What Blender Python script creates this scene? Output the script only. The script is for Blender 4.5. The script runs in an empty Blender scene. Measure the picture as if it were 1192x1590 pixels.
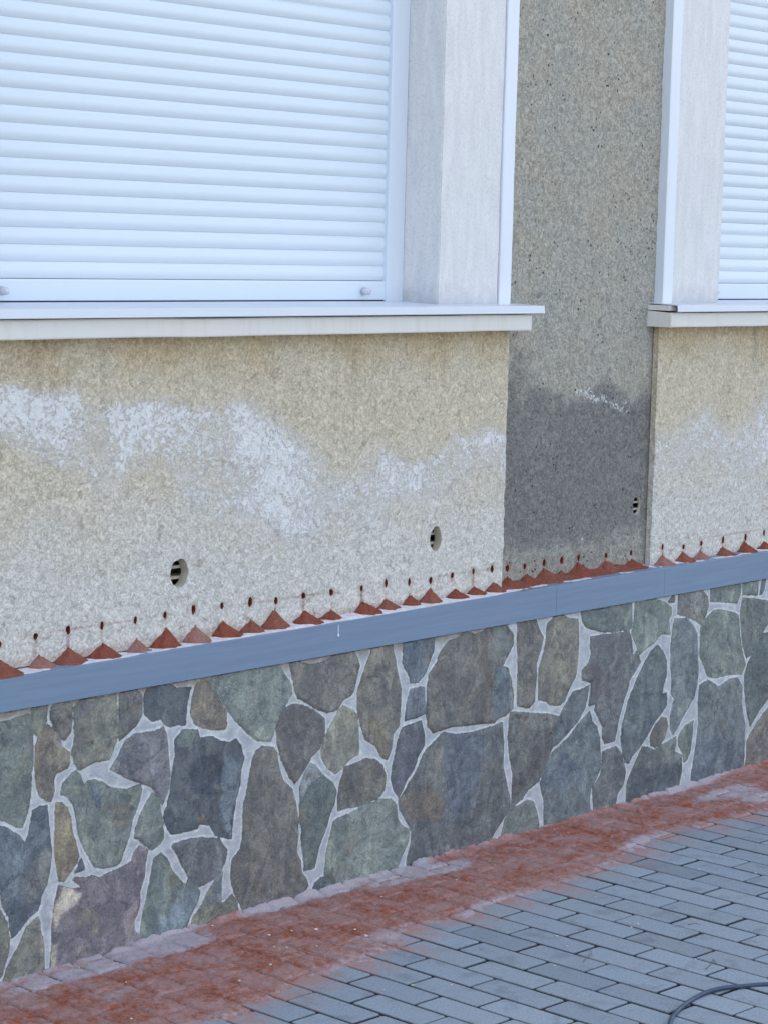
import bpy, bmesh, math, random
import numpy as np
from mathutils import Matrix, Vector
from math import radians as R

# ------------------------------------------------------------------ camera
scene = bpy.context.scene
CAM = np.array([0.0, -3.924, 1.672])
FPX, YAW, PITCH, ROLL = 3653.7, 0.86992, 0.11414, 0.02593
cF = np.array([math.sin(YAW)*math.cos(PITCH), math.cos(YAW)*math.cos(PITCH), -math.sin(PITCH)])
_r = np.array([math.cos(YAW), -math.sin(YAW), 0.0]); _u = np.cross(_r, cF)
cR = math.cos(ROLL)*_r + math.sin(ROLL)*_u
cU = -math.sin(ROLL)*_r + math.cos(ROLL)*_u
cam = bpy.data.cameras.new('camera'); camo = bpy.data.objects.new('camera', cam)
scene.collection.objects.link(camo)
camo.matrix_world = Matrix(((cR[0], cU[0], -cF[0], CAM[0]), (cR[1], cU[1], -cF[1], CAM[1]),
                            (cR[2], cU[2], -cF[2], CAM[2]), (0, 0, 0, 1)))
cam.sensor_fit = 'HORIZONTAL'; cam.sensor_width = 36.0; cam.lens = 36.0*FPX/1192.0
cam.clip_start = 0.05; cam.clip_end = 2000.0
scene.camera = camo

# ------------------------------------------------------------------ world, sun, exposure
SUN_EL, SUN_AZ = R(52), R(20)          # the sun stands behind the house: the whole front is in shade
world = bpy.data.worlds.new('World'); scene.world = world; world.use_nodes = True
wn = world.node_tree; wn.nodes.clear()
sky = wn.nodes.new('ShaderNodeTexSky'); sky.sky_type = 'NISHITA'; sky.sun_disc = False
sky.sun_elevation = SUN_EL; sky.sun_rotation = SUN_AZ
sky.air_density = 1.0; sky.dust_density = 3.5; sky.ozone_density = 0.6
bg = wn.nodes.new('ShaderNodeBackground'); bg.inputs['Strength'].default_value = 0.13
wo = wn.nodes.new('ShaderNodeOutputWorld')
hs = wn.nodes.new('ShaderNodeHueSaturation'); hs.inputs['Saturation'].default_value = .62
wn.links.new(sky.outputs[0], hs.inputs['Color']); wn.links.new(hs.outputs[0], bg.inputs[0]); wn.links.new(bg.outputs[0], wo.inputs[0])
sl = bpy.data.lights.new('sun', 'SUN'); sl.energy = 3.5; sl.angle = R(0.5); sl.color = (1.0, 0.94, 0.86)
so = bpy.data.objects.new('sun', sl); scene.collection.objects.link(so)
sd_ = Vector((math.sin(SUN_AZ)*math.cos(SUN_EL), math.cos(SUN_AZ)*math.cos(SUN_EL), math.sin(SUN_EL)))
so.rotation_euler = sd_.to_track_quat('Z', 'Y').to_euler()
so.location = (5, 5, 12)
scene.view_settings.view_transform = 'Standard'
scene.view_settings.look = 'None'
scene.view_settings.gamma = 1.0
scene.view_settings.exposure = 2.12

rng = np.random.RandomState(7); random.seed(7)

# ------------------------------------------------------------------ measuring helpers (photo point -> real surface)
def on_wall(px, py, y=0.0):
    d = cF + cR*(px-596)/FPX - cU*(py-795)/FPX
    t = (y-CAM[1])/d[1]
    return CAM[0]+d[0]*t, CAM[2]+d[2]*t
def on_ground(px, py, z=0.0):
    d = cF + cR*(px-596)/FPX - cU*(py-795)/FPX
    t = (z-CAM[2])/d[2]
    return CAM[0]+d[0]*t, CAM[1]+d[1]*t

# ------------------------------------------------------------------ noise
def _h(ix, iy, s):
    n = (ix.astype(np.int64)*374761393 + iy.astype(np.int64)*668265263 + s*1442695041) & 0xffffffff
    n = ((n ^ (n >> 13))*1274126177) & 0xffffffff
    return ((n ^ (n >> 16)) & 0xffff)/65535.0
def vn(x, y, s=0):
    ix = np.floor(x); iy = np.floor(y); fx = x-ix; fy = y-iy
    fx = fx*fx*(3-2*fx); fy = fy*fy*(3-2*fy)
    a = _h(ix, iy, s); b = _h(ix+1, iy, s); c = _h(ix, iy+1, s); d = _h(ix+1, iy+1, s)
    return (a*(1-fx)+b*fx)*(1-fy)+(c*(1-fx)+d*fx)*fy
def fbm(x, y, s=0, o=4):
    t = 0; a = .5; n = 0
    for k in range(o):
        t = t+a*vn(x, y, s+17*k); n += a; a *= .5; x = x*2.03+5.1; y = y*2.03-3.7
    return t/n
def sst(a, b, x):
    t = np.clip((x-a)/(b-a), 0, 1); return t*t*(3-2*t)

# ------------------------------------------------------------------ colour + node helpers
def L1(c): return c/12.92 if c <= .04045 else ((c+.055)/1.055)**2.4
def stc(c):
    g = sum(c)/3; return srgb(*[min(255, (g+(v-g)*.62)*1.15+k) for v, k in zip(c, (12, 13, 9))])
def srgb(r, g, b): return (L1(r/255), L1(g/255), L1(b/255), 1.0)
class NT:
    def __init__(s, name, rough=.9, spec=.3):
        s.m = bpy.data.materials.new(name); s.m.use_nodes = True; s.t = s.m.node_tree
        s.b = s.t.nodes['Principled BSDF']; s.b.inputs['Roughness'].default_value = rough
        s.b.inputs['Specular IOR Level'].default_value = spec
        s.co = s.t.nodes.new('ShaderNodeTexCoord').outputs['Object']
    def lk(s, a, b): s.t.links.new(a, b)
    def noise(s, scale, det=3, rough=.55, dist=0, vec=None, out='Fac'):
        n = s.t.nodes.new('ShaderNodeTexNoise'); s.lk(vec or s.co, n.inputs['Vector'])
        n.inputs['Scale'].default_value = scale; n.inputs['Detail'].default_value = det
        n.inputs['Roughness'].default_value = rough; n.inputs['Distortion'].default_value = dist
        return n.outputs[out]
    def vor(s, scale, out='Distance', feat='F1', vec=None):
        n = s.t.nodes.new('ShaderNodeTexVoronoi'); n.feature = feat; s.lk(vec or s.co, n.inputs['Vector'])
        n.inputs['Scale'].default_value = scale; return n.outputs[out]
    def math(s, op, a, b=0.0, c=None):
        n = s.t.nodes.new('ShaderNodeMath'); n.operation = op
        for i, v in enumerate((a, b) if c is None else (a, b, c)):
            if isinstance(v, (int, float)): n.inputs[i].default_value = v
            else: s.lk(v, n.inputs[i])
        return n.outputs[0]
    def ramp(s, f, lo, hi, a=0.0, b=1.0):
        n = s.t.nodes.new('ShaderNodeMapRange'); n.interpolation_type = 'SMOOTHSTEP'
        s.lk(f, n.inputs['Value'])
        for k, v in (('From Min', lo), ('From Max', hi), ('To Min', a), ('To Max', b)): n.inputs[k].default_value = v
        return n.outputs[0]
    def mix(s, f, a, b, mode='MIX'):
        n = s.t.nodes.new('ShaderNodeMix'); n.data_type = 'RGBA'; n.blend_type = mode
        for i, v in ((0, f), (6, a), (7, b)):
            if isinstance(v, (int, float, tuple)): n.inputs[i].default_value = v
            else: s.lk(v, n.inputs[i])
        return n.outputs[2]
    def attr(s, name, col=False):
        n = s.t.nodes.new('ShaderNodeAttribute'); n.attribute_name = name
        return n.outputs['Color' if col else 'Fac']
    def scalevec(s, v):
        n = s.t.nodes.new('ShaderNodeVectorMath'); n.operation = 'MULTIPLY'; s.lk(s.co, n.inputs[0])
        n.inputs[1].default_value = v; return n.outputs[0]
    def col(s, c):
        if isinstance(c, tuple): s.b.inputs['Base Color'].default_value = c
        else: s.lk(c, s.b.inputs['Base Color'])
    def bump(s, h, dist, strength=1.0, prev=None):
        n = s.t.nodes.new('ShaderNodeBump'); n.inputs['Distance'].default_value = dist
        n.inputs['Strength'].default_value = strength; s.lk(h, n.inputs['Height'])
        if prev: s.lk(prev, n.inputs['Normal'])
        s.lk(n.outputs[0], s.b.inputs['Normal']); return n.outputs[0]

# ------------------------------------------------------------------ materials
# roughcast render (bays): tan + paler base + salt blooms + brick dust rims
def mat_render():
    m = NT('cream_roughcast', .95, .15)
    n1 = m.noise(68, 4, .62, 1.6); n2 = m.noise(6, 4, .6); n3 = m.noise(38, 3, .6, .8)
    sep = m.t.nodes.new('ShaderNodeSeparateXYZ'); m.lk(m.co, sep.inputs[0])
    hz = m.math('ADD', sep.outputs[2], m.math('MULTIPLY', m.math('SUBTRACT', n2, .5), .35))
    low = m.ramp(hz, .80, 1.22, 1, 0)
    base = m.mix(low, srgb(206, 195, 174), srgb(211, 207, 200))
    top = m.ramp(hz, 1.30, 1.47)
    base = m.mix(m.math('MULTIPLY', top, .8), base, srgb(194, 174, 140))
    g = m.mix(m.ramp(n1, .30, .70), (.70, .69, .66, 1), (1.22, 1.22, 1.22, 1))
    run = m.noise(3, 5, .65, .5, vec=m.scalevec((9, 9, .8)))
    base = m.mix(m.math('MULTIPLY', m.ramp(run, .5, .68), m.ramp(hz, 1.05, 1.42, 0, .35)), base, srgb(158, 146, 124))
    g = m.mix(.5, g, m.mix(m.ramp(m.noise(170, 3, .7, .8), .35, .65), (.7, .7, .68, 1), (1.28, 1.28, 1.28, 1)), 'MULTIPLY')
    base = m.mix(.85, base, g, 'MULTIPLY')
    base = m.mix(m.ramp(n3, .3, .42, .5, 0), base, srgb(140, 130, 112))
    spk = m.vor(70); base = m.mix(m.math('MULTIPLY', m.ramp(spk, .05, .13, 1, 0), m.ramp(m.noise(25, 2), .6, .7)), base, srgb(75, 72, 68))
    worm = m.noise(52, 4, .62, 1.8)
    salt = m.attr('salt')
    th = m.math('SUBTRACT', m.math('MULTIPLY', salt, .34), m.math('SUBTRACT', 0.695, worm))
    sm = m.ramp(th, -.025, .05)
    film = m.math('MULTIPLY', salt, .5)
    base = m.mix(film, base, srgb(205, 206, 214))
    base = m.mix(m.math('MULTIPLY', sm, .72), base, srgb(234, 234, 233))
    red = m.math('MULTIPLY', m.attr('red'), m.ramp(m.noise(150, 2), .3, .6, .55, 1.1))
    base = m.mix(red, base, srgb(132, 62, 48))
    m.col(base)
    b1 = m.bump(m.math('ADD', m.noise(58, 4, .62, 1.6), m.math('MULTIPLY', sm, .2)), .008, .75)
    m.bump(m.noise(330, 2), .0015, .6, b1)
    return m.m
def mat_grey():
    m = NT('grey_roughcast', .95, .15)
    n1 = m.noise(60, 4, .62, 1.6); n2 = m.noise(5, 4, .6)
    base = m.mix(m.ramp(n2, .35, .65), srgb(170, 165, 152), srgb(167, 165, 156))
    damp = m.attr('damp')
    dm = m.ramp(m.math('ADD', damp, m.math('MULTIPLY', m.math('SUBTRACT', m.noise(40, 4, .6), .5), .7)), .2, .85)
    base = m.mix(dm, base, srgb(130, 128, 124))
    g = m.mix(m.ramp(n1, .28, .72), (.62, .62, .61, 1), (1.26, 1.26, 1.26, 1))
    g = m.mix(.55, g, m.mix(m.ramp(m.noise(160, 3, .7, .8), .35, .65), (.66, .66, .65, 1), (1.3, 1.3, 1.3, 1)), 'MULTIPLY')
    base = m.mix(.9, base, g, 'MULTIPLY')
    pit = m.vor(55); pm = m.math('MULTIPLY', m.ramp(pit, .10, .24, 1, 0), m.ramp(m.noise(22, 2), .53, .62))
    base = m.mix(pm, base, srgb(58, 56, 52))
    wh = m.math('MULTIPLY', m.ramp(m.vor(48, vec=m.scalevec((1.3, 1, .9))), .05, .16, 1, 0), m.ramp(m.noise(31, 2), .56, .68))
    base = m.mix(m.math('MULTIPLY', wh, .55), base, srgb(190, 188, 182))
    worm = m.noise(52, 4, .62, 1.8)
    th = m.math('SUBTRACT', m.math('MULTIPLY', m.attr('salt'), .30), m.math('SUBTRACT', .74, worm))
    base = m.mix(m.ramp(th, -.02, .04, 0, .8), base, srgb(214, 214, 214))
    red = m.math('MULTIPLY', m.attr('red'), m.ramp(m.noise(150, 2), .3, .6, .55, 1.1))
    base = m.mix(red, base, srgb(132, 62, 48))
    m.col(base)
    b1 = m.bump(m.math('SUBTRACT', m.noise(54, 4, .65, 1.6), m.math('MULTIPLY', pm, .6)), .007, .9)
    m.bump(m.noise(330, 2), .0015, .6, b1)
    return m.m
def mat_smooth():
    m = NT('smooth_plaster', .85, .25)
    v = m.scalevec((14, 14, 2.2)); st = m.noise(3, 4, .6, .3, vec=v)
    n2 = m.noise(5, 4, .6)
    base = m.mix(m.ramp(st, .3, .7), srgb(212, 212, 212), srgb(224, 223, 222))
    base = m.mix(m.ramp(n2, .5, .7, 0, .4), base, srgb(218, 213, 216))
    sep = m.t.nodes.new('ShaderNodeSeparateXYZ'); m.lk(m.co, sep.inputs[0])
    d = m.ramp(m.math('ADD', sep.outputs[2], m.math('MULTIPLY', m.noise(30, 3), .10)), 1.54, 1.64, .6, 0)
    base = m.mix(d, base, srgb(172, 173, 178))
    base = m.mix(m.ramp(m.noise(160, 3), .35, .5, .3, 0), base, srgb(180, 181, 184))
    m.col(base); m.bump(m.noise(130, 4, .6, .5), .003, .5)
    return m.m
def mat_plain(name, c, rough=.5, spec=.4, var=.06, sc=20, bump=0, metal=0):
    m = NT(name, rough, spec)
    n = m.noise(sc, 4, .6)
    a = tuple([x*(1-var) for x in c[:3]]+[1]); b = tuple([min(1, x*(1+var)) for x in c[:3]]+[1])
    m.col(m.mix(n, a, b)); m.b.inputs['Metallic'].default_value = metal
    m.lk(m.ramp(m.noise(sc*2.3, 3), .3, .7, rough*.85, min(1, rough*1.15)), m.b.inputs['Roughness'])
    if bump: m.bump(m.noise(sc*6, 3), bump, .5)
    return m.m
def mat_dirtywhite(name, c, dirt, rough=.45):
    m = NT(name, rough, .4)
    v = m.scalevec((9, 9, 1.0)); n = m.noise(4, 5, .65, .4, vec=v)
    m.col(m.mix(m.ramp(n, .45, .75, 0, .3), c, dirt)); m.bump(m.noise(60, 3), .001, .4)
    return m.m
def mat_stone():
    m = NT('stone_cladding', .82, .3)
    sd = m.attr('sd'); c = m.attr('col', True)
    big = m.noise(11, 6, .66, .9); med = m.noise(34, 6, .7, .5); fine = m.noise(190, 4, .7)
    st = m.mix(m.ramp(big, .49, .53, 0, .55), c, m.mix(.5, c, srgb(96, 102, 108)))
    pv = m.scalevec((1.0, 1, .55)); pn = m.noise(9, 5, .6, 1.6, vec=pv)
    st = m.mix(m.ramp(pn, .50, .515, 0, .75), st, m.mix(1.0, st, (.74, .75, .78, 1), 'MULTIPLY'))
    pn2 = m.noise(12, 6, .62, 1.3, vec=pv)
    st = m.mix(m.ramp(pn2, .565, .58, 0, .8), st, m.mix(1.0, st, (1.30, 1.28, 1.20, 1), 'MULTIPLY'))
    crk = m.math('ABSOLUTE', m.math('SUBTRACT', m.noise(10, 6, .62, 1.2), .5))
    st = m.mix(m.ramp(crk, .002, .008, .5, 0), st, m.mix(1.0, st, (.5, .5, .52, 1), 'MULTIPLY'))
    st = m.mix(m.ramp(m.noise(17, 5, .6, .5), .58, .66, 0, .5), st, srgb(134, 126, 114))
    st = m.mix(m.ramp(m.noise(22, 5, .6, .9), .60, .64, 0, .45), st, srgb(82, 86, 92))
    st = m.mix(.7, st, m.mix(m.ramp(med, .36, .64), (.84, .84, .85, 1), (1.26, 1.25, 1.23, 1)), 'MULTIPLY')
    st = m.mix(.7, st, m.mix(m.ramp(fine, .3, .7), (.72, .72, .72, 1), (1.28, 1.28, 1.28, 1)), 'MULTIPLY')
    mo = m.mix(m.ramp(m.noise(60, 4, .6), .3, .7), srgb(192, 195, 196), srgb(224, 225, 222))
    smr = m.ramp(m.attr('wide'), .004, .011)
    mo = m.mix(m.math('MULTIPLY', smr, m.ramp(m.noise(30, 4), .35, .6, .15, .7)), mo, srgb(162, 166, 174))
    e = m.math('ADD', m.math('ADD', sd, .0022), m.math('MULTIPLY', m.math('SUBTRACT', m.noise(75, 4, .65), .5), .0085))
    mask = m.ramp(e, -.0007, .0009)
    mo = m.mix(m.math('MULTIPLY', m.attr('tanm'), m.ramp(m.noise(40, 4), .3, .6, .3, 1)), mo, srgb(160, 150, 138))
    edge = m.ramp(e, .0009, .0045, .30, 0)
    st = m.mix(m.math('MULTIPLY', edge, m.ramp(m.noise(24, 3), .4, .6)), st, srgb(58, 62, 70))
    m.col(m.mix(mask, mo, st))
    b1 = m.bump(m.math('ADD', m.noise(26, 7, .7, .8), m.math('MULTIPLY', m.ramp(pn, .50, .515), .12)), .014, .8)
    b2 = m.bump(mask, .002, .8, b1)
    m.bump(fine, .001, .5, b2)
    return m.m
def mat_paver():
    m = NT('concrete_paver', .85, .3)
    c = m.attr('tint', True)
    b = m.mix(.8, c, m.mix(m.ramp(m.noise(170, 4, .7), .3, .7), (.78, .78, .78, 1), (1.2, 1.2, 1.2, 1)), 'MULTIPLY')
    b = m.mix(m.ramp(m.noise(14, 5, .6), .5, .72, 0, .4), b, srgb(96, 98, 102))
    b = m.mix(m.math('MULTIPLY', m.ramp(m.vor(55), .04, .09, 1, 0), m.ramp(m.noise(12, 2), .58, .68)), b, srgb(198, 198, 196))
    st = m.math('ADD', m.attr('dust'), m.math('MULTIPLY', m.math('SUBTRACT', m.noise(30, 6, .7), .5), 1.3))
    b = m.mix(m.ramp(st, .15, .85, 0, .85), b, srgb(172, 124, 110))
    m.col(b); b1 = m.bump(m.noise(230, 4, .6), .0015, .6); m.bump(m.noise(25, 3), .003, .3, b1)
    return m.m
def mat_dust():
    m = NT('brick_dust', .97, .08)
    pale = m.attr('pale'); n = m.noise(8, 6, .68, .6); n2 = m.noise(70, 4, .7, .6)
    b = m.mix(m.ramp(n, .40, .61), srgb(178, 136, 126), srgb(164, 92, 62))
    b = m.mix(m.ramp(n2, .35, .62, .5, 0), b, srgb(176, 160, 164))
    pm = m.ramp(m.math('ADD', pale, m.math('MULTIPLY', m.math('SUBTRACT', m.noise(40, 5, .65), .5), .9)), .3, .75)
    b = m.mix(m.math('MULTIPLY', pm, .9), b, srgb(192, 184, 190))
    b = m.mix(m.ramp(m.noise(420, 3), .35, .6, .3, 0), b, srgb(84, 52, 46))
    m.col(b); b1 = m.bump(m.noise(90, 5, .7, .6), .006, .8); m.bump(m.noise(500, 2), .0015, .8, b1)
    return m.m
def mat_pile(name, c, c2):
    m = NT(name, .97, .08)
    b = m.mix(m.ramp(m.noise(60, 4, .65), .35, .65), c, c2)
    b = m.mix(m.ramp(m.noise(260, 4, .7), .38, .62, .6, 0), b, (c[0]*.45, c[1]*.45, c[2]*.5, 1))
    m.col(b); b1 = m.bump(m.noise(140, 4, .7), .006, .9); m.bump(m.noise(500, 2), .002, .9, b1)
    return m.m
def mat_powder():
    m = NT('white_powder', .95, .1)
    m.col(m.mix(m.ramp(m.noise(60, 4), .35, .65), srgb(205, 200, 204), srgb(222, 220, 222)))
    m.bump(m.noise(120, 4, .7), .003, .6); return m.m
def mat_ledge():
    m = NT('blue_grey_paint', .5, .4)
    v = m.scalevec((1.2, 8, 30)); s_ = m.noise(3, 4, .6, .2, vec=v)
    b = m.mix(m.ramp(s_, .3, .7), srgb(113, 132, 154), srgb(120, 139, 161))
    b = m.mix(m.ramp(m.vor(30), .02, .05, .5, 0), b, srgb(150, 160, 172))
    m.col(b); m.bump(s_, .001, .4); return m.m

M = dict(render=mat_render(), grey=mat_grey(), smooth=mat_smooth(), stone=mat_stone(), paver=mat_paver(),
         dust=mat_dust(), powder=mat_powder(), ledge=mat_ledge(),
         pileA=mat_pile('red_brick_dust', srgb(162, 94, 74), srgb(140, 80, 66)),
         pileB=mat_pile('brown_brick_dust', srgb(164, 104, 84), srgb(142, 88, 74)),
         pileC=mat_pile('pinkish_brick_dust', srgb(180, 136, 124), srgb(164, 112, 98)),
         shutter=mat_plain('white_shutter_lacquer', srgb(212, 222, 231), .42, .5, .015, 4),
         pvc=mat_plain('white_pvc', srgb(214, 222, 232), .35, .5, .02, 6),
         bead=mat_dirtywhite('white_corner_bead', srgb(220, 227, 236), srgb(206, 206, 206)),
         sill=mat_plain('sill_sheet_metal', srgb(208, 214, 222), .4, .5, .03, 7),
         apron=mat_dirtywhite('painted_sill', srgb(220, 218, 212), srgb(196, 186, 168), .7),
         rubber=mat_plain('black_rubber', srgb(28, 30, 34), .6, .3, .1),
         knob=mat_plain('grey_plastic', srgb(206, 208, 216), .5, .4, .04),
         bed=mat_plain('joint_sand', srgb(26, 28, 32), .95, .1, .3, 120),
         asphalt=mat_plain('far_ground', srgb(120, 120, 116), .95, .1, .12, 2),
         brick=mat_plain('hollow_block', srgb(176, 168, 150), .95, .1, .15, 80, .002),
         dark=mat_plain('hole_inside', srgb(52, 24, 20), 1, 0, .2, 60),
         holered=mat_plain('hole_rim_brick', srgb(134, 66, 54), .95, .1, .3, 200, .002),
         cable=mat_plain('grey_cable_rubber', srgb(60, 74, 96), .5, .4, .12, 30),
         crumb=mat_plain('plaster_crumb', srgb(214, 206, 190), .9, .2, .1, 90),
         twig=mat_plain('dry_twig', srgb(120, 112, 104), .9, .2, .2, 80),
         tile=mat_plain('roof_tile', srgb(130, 80, 64), .8, .3, .15, 30))

# ------------------------------------------------------------------ object helpers
C = scene.collection
def tag(o, label=None, cat=None, group=None, kind=None):
    if label: o['label'] = label
    if cat: o['category'] = cat
    if group: o['group'] = group
    if kind: o['kind'] = kind
    return o
def empty(name, loc):
    o = bpy.data.objects.new(name, None); C.objects.link(o); o.location = loc; o.empty_display_size = .2
    return o
def link(name, me, mat, parent=None, smooth=False):
    me.materials.append(mat)
    o = bpy.data.objects.new(name, me); C.objects.link(o)
    if smooth: me.polygons.foreach_set('use_smooth', [True]*len(me.polygons))
    if parent is not None:
        o.parent = parent
        if parent.type == 'EMPTY': o.matrix_parent_inverse = Matrix.Translation(parent.location).inverted()
    return o
class MB:
    def __init__(s): s.v = []; s.f = []
    def box(s, x0, x1, y0, y1, z0, z1):
        n = len(s.v)
        s.v += [(x0,y0,z0),(x1,y0,z0),(x1,y1,z0),(x0,y1,z0),(x0,y0,z1),(x1,y0,z1),(x1,y1,z1),(x0,y1,z1)]
        s.f += [tuple(n+i for i in q) for q in ((3,2,1,0),(4,5,6,7),(0,1,5,4),(1,2,6,5),(2,3,7,6),(3,0,4,7))]
        return s
    def prof(s, pts, x0, x1):          # closed (y,z) profile extruded along x
        n = len(s.v); k = len(pts)
        s.v += [(x0, a, b) for a, b in pts]+[(x1, a, b) for a, b in pts]
        s.f += [(n+i, n+k+i, n+k+(i+1) % k, n+(i+1) % k) for i in range(k)]
        s.f += [tuple(n+i for i in range(k)), tuple(n+k+i for i in reversed(range(k)))]
        return s
    def mesh(s, name):
        me = bpy.data.meshes.new(name); me.from_pydata(s.v, [], s.f); me.update()
        bm = bmesh.new(); bm.from_mesh(me); bmesh.ops.recalc_face_normals(bm, faces=bm.faces); bm.to_mesh(me); bm.free()
        return me
    def build(s, name, mat, parent=None, bevel=0, smooth=False):
        me = s.mesh(name)
        if bevel:
            bm = bmesh.new(); bm.from_mesh(me)
            bmesh.ops.bevel(bm, geom=[e for e in bm.edges], offset=bevel, segments=2, affect='EDGES', profile=.6)
            bm.to_mesh(me); bm.free()
        return link(name, me, mat, parent, smooth)
def setattr_(me, name, a):
    if a.ndim == 2:
        at = me.attributes.new(name, 'FLOAT_COLOR', 'POINT'); at.data.foreach_set('color', a.astype(np.float32).ravel())
    else:
        at = me.attributes.new(name, 'FLOAT', 'POINT'); at.data.foreach_set('value', a.astype(np.float32).ravel())
def gridmesh(name, V, nx, ny, skip=None, extra_v=None, extra_f=None):
    i = np.arange(nx-1); j = np.arange(ny-1); J, I = np.meshgrid(j, i, indexing='ij')
    a = (J*nx+I); F = np.stack([a, a+1, a+nx+1, a+nx], -1)
    if skip is not None: F = F[~skip]
    F = F.reshape(-1, 4).tolist()
    VV = V.reshape(-1, 3).tolist()
    if extra_v: VV += extra_v; F += extra_f
    me = bpy.data.meshes.new(name); me.from_pydata(VV, [], F); me.update()
    return me

# ------------------------------------------------------------------ dimensions (metres)
YP, YG = .045, .070               # face of the cream bays, face of the grey pier
ZL0, ZL1 = .623, .706             # grey ledge
XB = [(3.020, 5.217), (5.973, 8.170)]     # the two bays
OP = [(3.337, 4.903), (6.294, 7.860)]     # their window openings
def ztop(x): return np.interp(x, [3.3, 5.0], [.6965, .7100])     # the ledge rises very slightly to the right
ZS = 1.508; ZH = 2.95; YF = .166

# =================================================================== GROUND
tag(MB().box(-400, 400, -600, 300, -.5, -.09).build('ground', M['asphalt']), kind='structure')
# pavers: half bond, long side square to the wall, laid on the measured grid
PL, PW = .2090, .0940
PX0, PY0, PT = 4.304, -.4518, -.0550          # one joint corner, and the small turn of the bond against the wall
def pturn(x, y, t=PT):
    return PX0+(x-PX0)*math.cos(t)-(y-PY0)*math.sin(t), PY0+(x-PX0)*math.sin(t)+(y-PY0)*math.cos(t)
def dust_edge():
    P = [(-700, 1850), (-60, 1660), (200, 1625), (380, 1575), (470, 1528), (540, 1498), (600, 1474), (650, 1440), (720, 1428),
         (780, 1398), (850, 1378), (930, 1352), (1000, 1322), (1030, 1298), (1090, 1282), (1192, 1262), (1400, 1215)]
    Q = np.array([on_ground(*p) for p in P]); return Q[:, 0], Q[:, 1]
DEX, DEY = dust_edge()
def dust_density(x, y):
    x = np.asarray(x, float); y = np.asarray(y, float)
    yb = np.interp(x, DEX, DEY)
    yb = yb+(fbm(x*9, y*9, 3)-.5)*.10
    d = (y-yb)                     # >0 towards the wall
    out = sst(-.06, .07, d)
    return np.where((x < 2.2) | (x > 8.6), 0, out)*(y < .01)
V = []; F = []; tint = []; dst = []
pr = random.Random(5)
for c in range(-54, 50):
    xr = PX0-c*PW; xl = xr-PW      # column of pavers between xl and xr
    off = (c*PL/2) % PL
    k0 = 0
    y_top = PY0-off
    ys = y_top+PL*7
    while ys > -3.9:
        ya, yb = ys-PL, ys; ys -= PL
        qx, qy = pturn(xl+PW/2, ya)
        if qy > -.012 or qx < -.2 or qx > 9 or qy < -3.4: continue
        lim = (-.005-(pturn(xl+PW/2, yb)[1]))
        if lim < 0: yb = yb+lim
        if yb-ya < .02: continue
        g = .0025+pr.random()*.0009; h = pr.gauss(0, .0005); ch = .0030
        tx, ty = pr.gauss(0, .002), pr.gauss(0, .0015)
        jx, jy = pr.gauss(0, .0009), pr.gauss(0, .0012)
        x0, x1, y0, y1 = xl+g+jx, xr-g+jx, ya+g+jy, yb-g*1.2+jy
        n0 = len(V)
        def ring(dx, z, m=0):
            pts = []
            for (ax, ay, sx, sy) in ((x0, y0, 1, 1), (x1, y0, -1, 1), (x1, y1, -1, -1), (x0, y1, 1, -1)):
                e = dx+.0
                q = .004
                a = (ax+sx*(e+q), ay+sy*e); b = (ax+sx*e, ay+sy*(e+q))
                pts += [a, b] if (sx*sy < 0) else [b, a]
            return [(*(lambda q: (q[0], min(q[1], -.003)))(pturn(p[0], p[1])), z+(h+(p[0]-x0)*tx+(p[1]-y0)*ty)) for p in pts]
        V += ring(0, -.05)+ring(0, -.0035)+ring(ch*.45, -.0008)+ring(ch, 0)
        for r_ in range(3):
            for k in range(8):
                a = n0+r_*8+k; b = n0+r_*8+(k+1) % 8
                F.append((a, b, b+8, a+8))
        # top split in a fan grid to carry the dust stain smoothly
        N = 6
        cols = []
        bx0, bx1, by0, by1 = x0+ch, x1-ch, y0+ch, y1-ch
        F.append(tuple(n0+24+k for k in range(8)))
        nv = 32
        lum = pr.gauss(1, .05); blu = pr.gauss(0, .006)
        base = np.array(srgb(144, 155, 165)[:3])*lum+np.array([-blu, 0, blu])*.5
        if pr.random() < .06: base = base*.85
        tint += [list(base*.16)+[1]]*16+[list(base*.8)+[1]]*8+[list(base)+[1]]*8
        dst += [(v[0], v[1]) for v in V[n0:n0+nv]]
me = bpy.data.meshes.new('pavement'); me.from_pydata(V, [], F); me.update()
bm = bmesh.new(); bm.from_mesh(me)
bmesh.ops.recalc_face_normals(bm, faces=bm.faces); bm.to_mesh(me); bm.free()
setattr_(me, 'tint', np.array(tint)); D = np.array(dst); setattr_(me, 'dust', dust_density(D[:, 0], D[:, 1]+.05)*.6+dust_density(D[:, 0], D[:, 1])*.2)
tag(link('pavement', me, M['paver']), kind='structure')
tag(MB().box(-.2, 9.0, -3.4, .02, -.085, -.016).build('paving_joint_sand', M['bed']), kind='structure')
tag(MB().box(-12, -.21, -3.4, .0, -.085, -.006).box(9.01, 20, -3.4, .0, -.085, -.006).box(-12, 20, -9, -3.41, -.085, -.006)
    .build('road', M['asphalt']), kind='structure')

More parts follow.
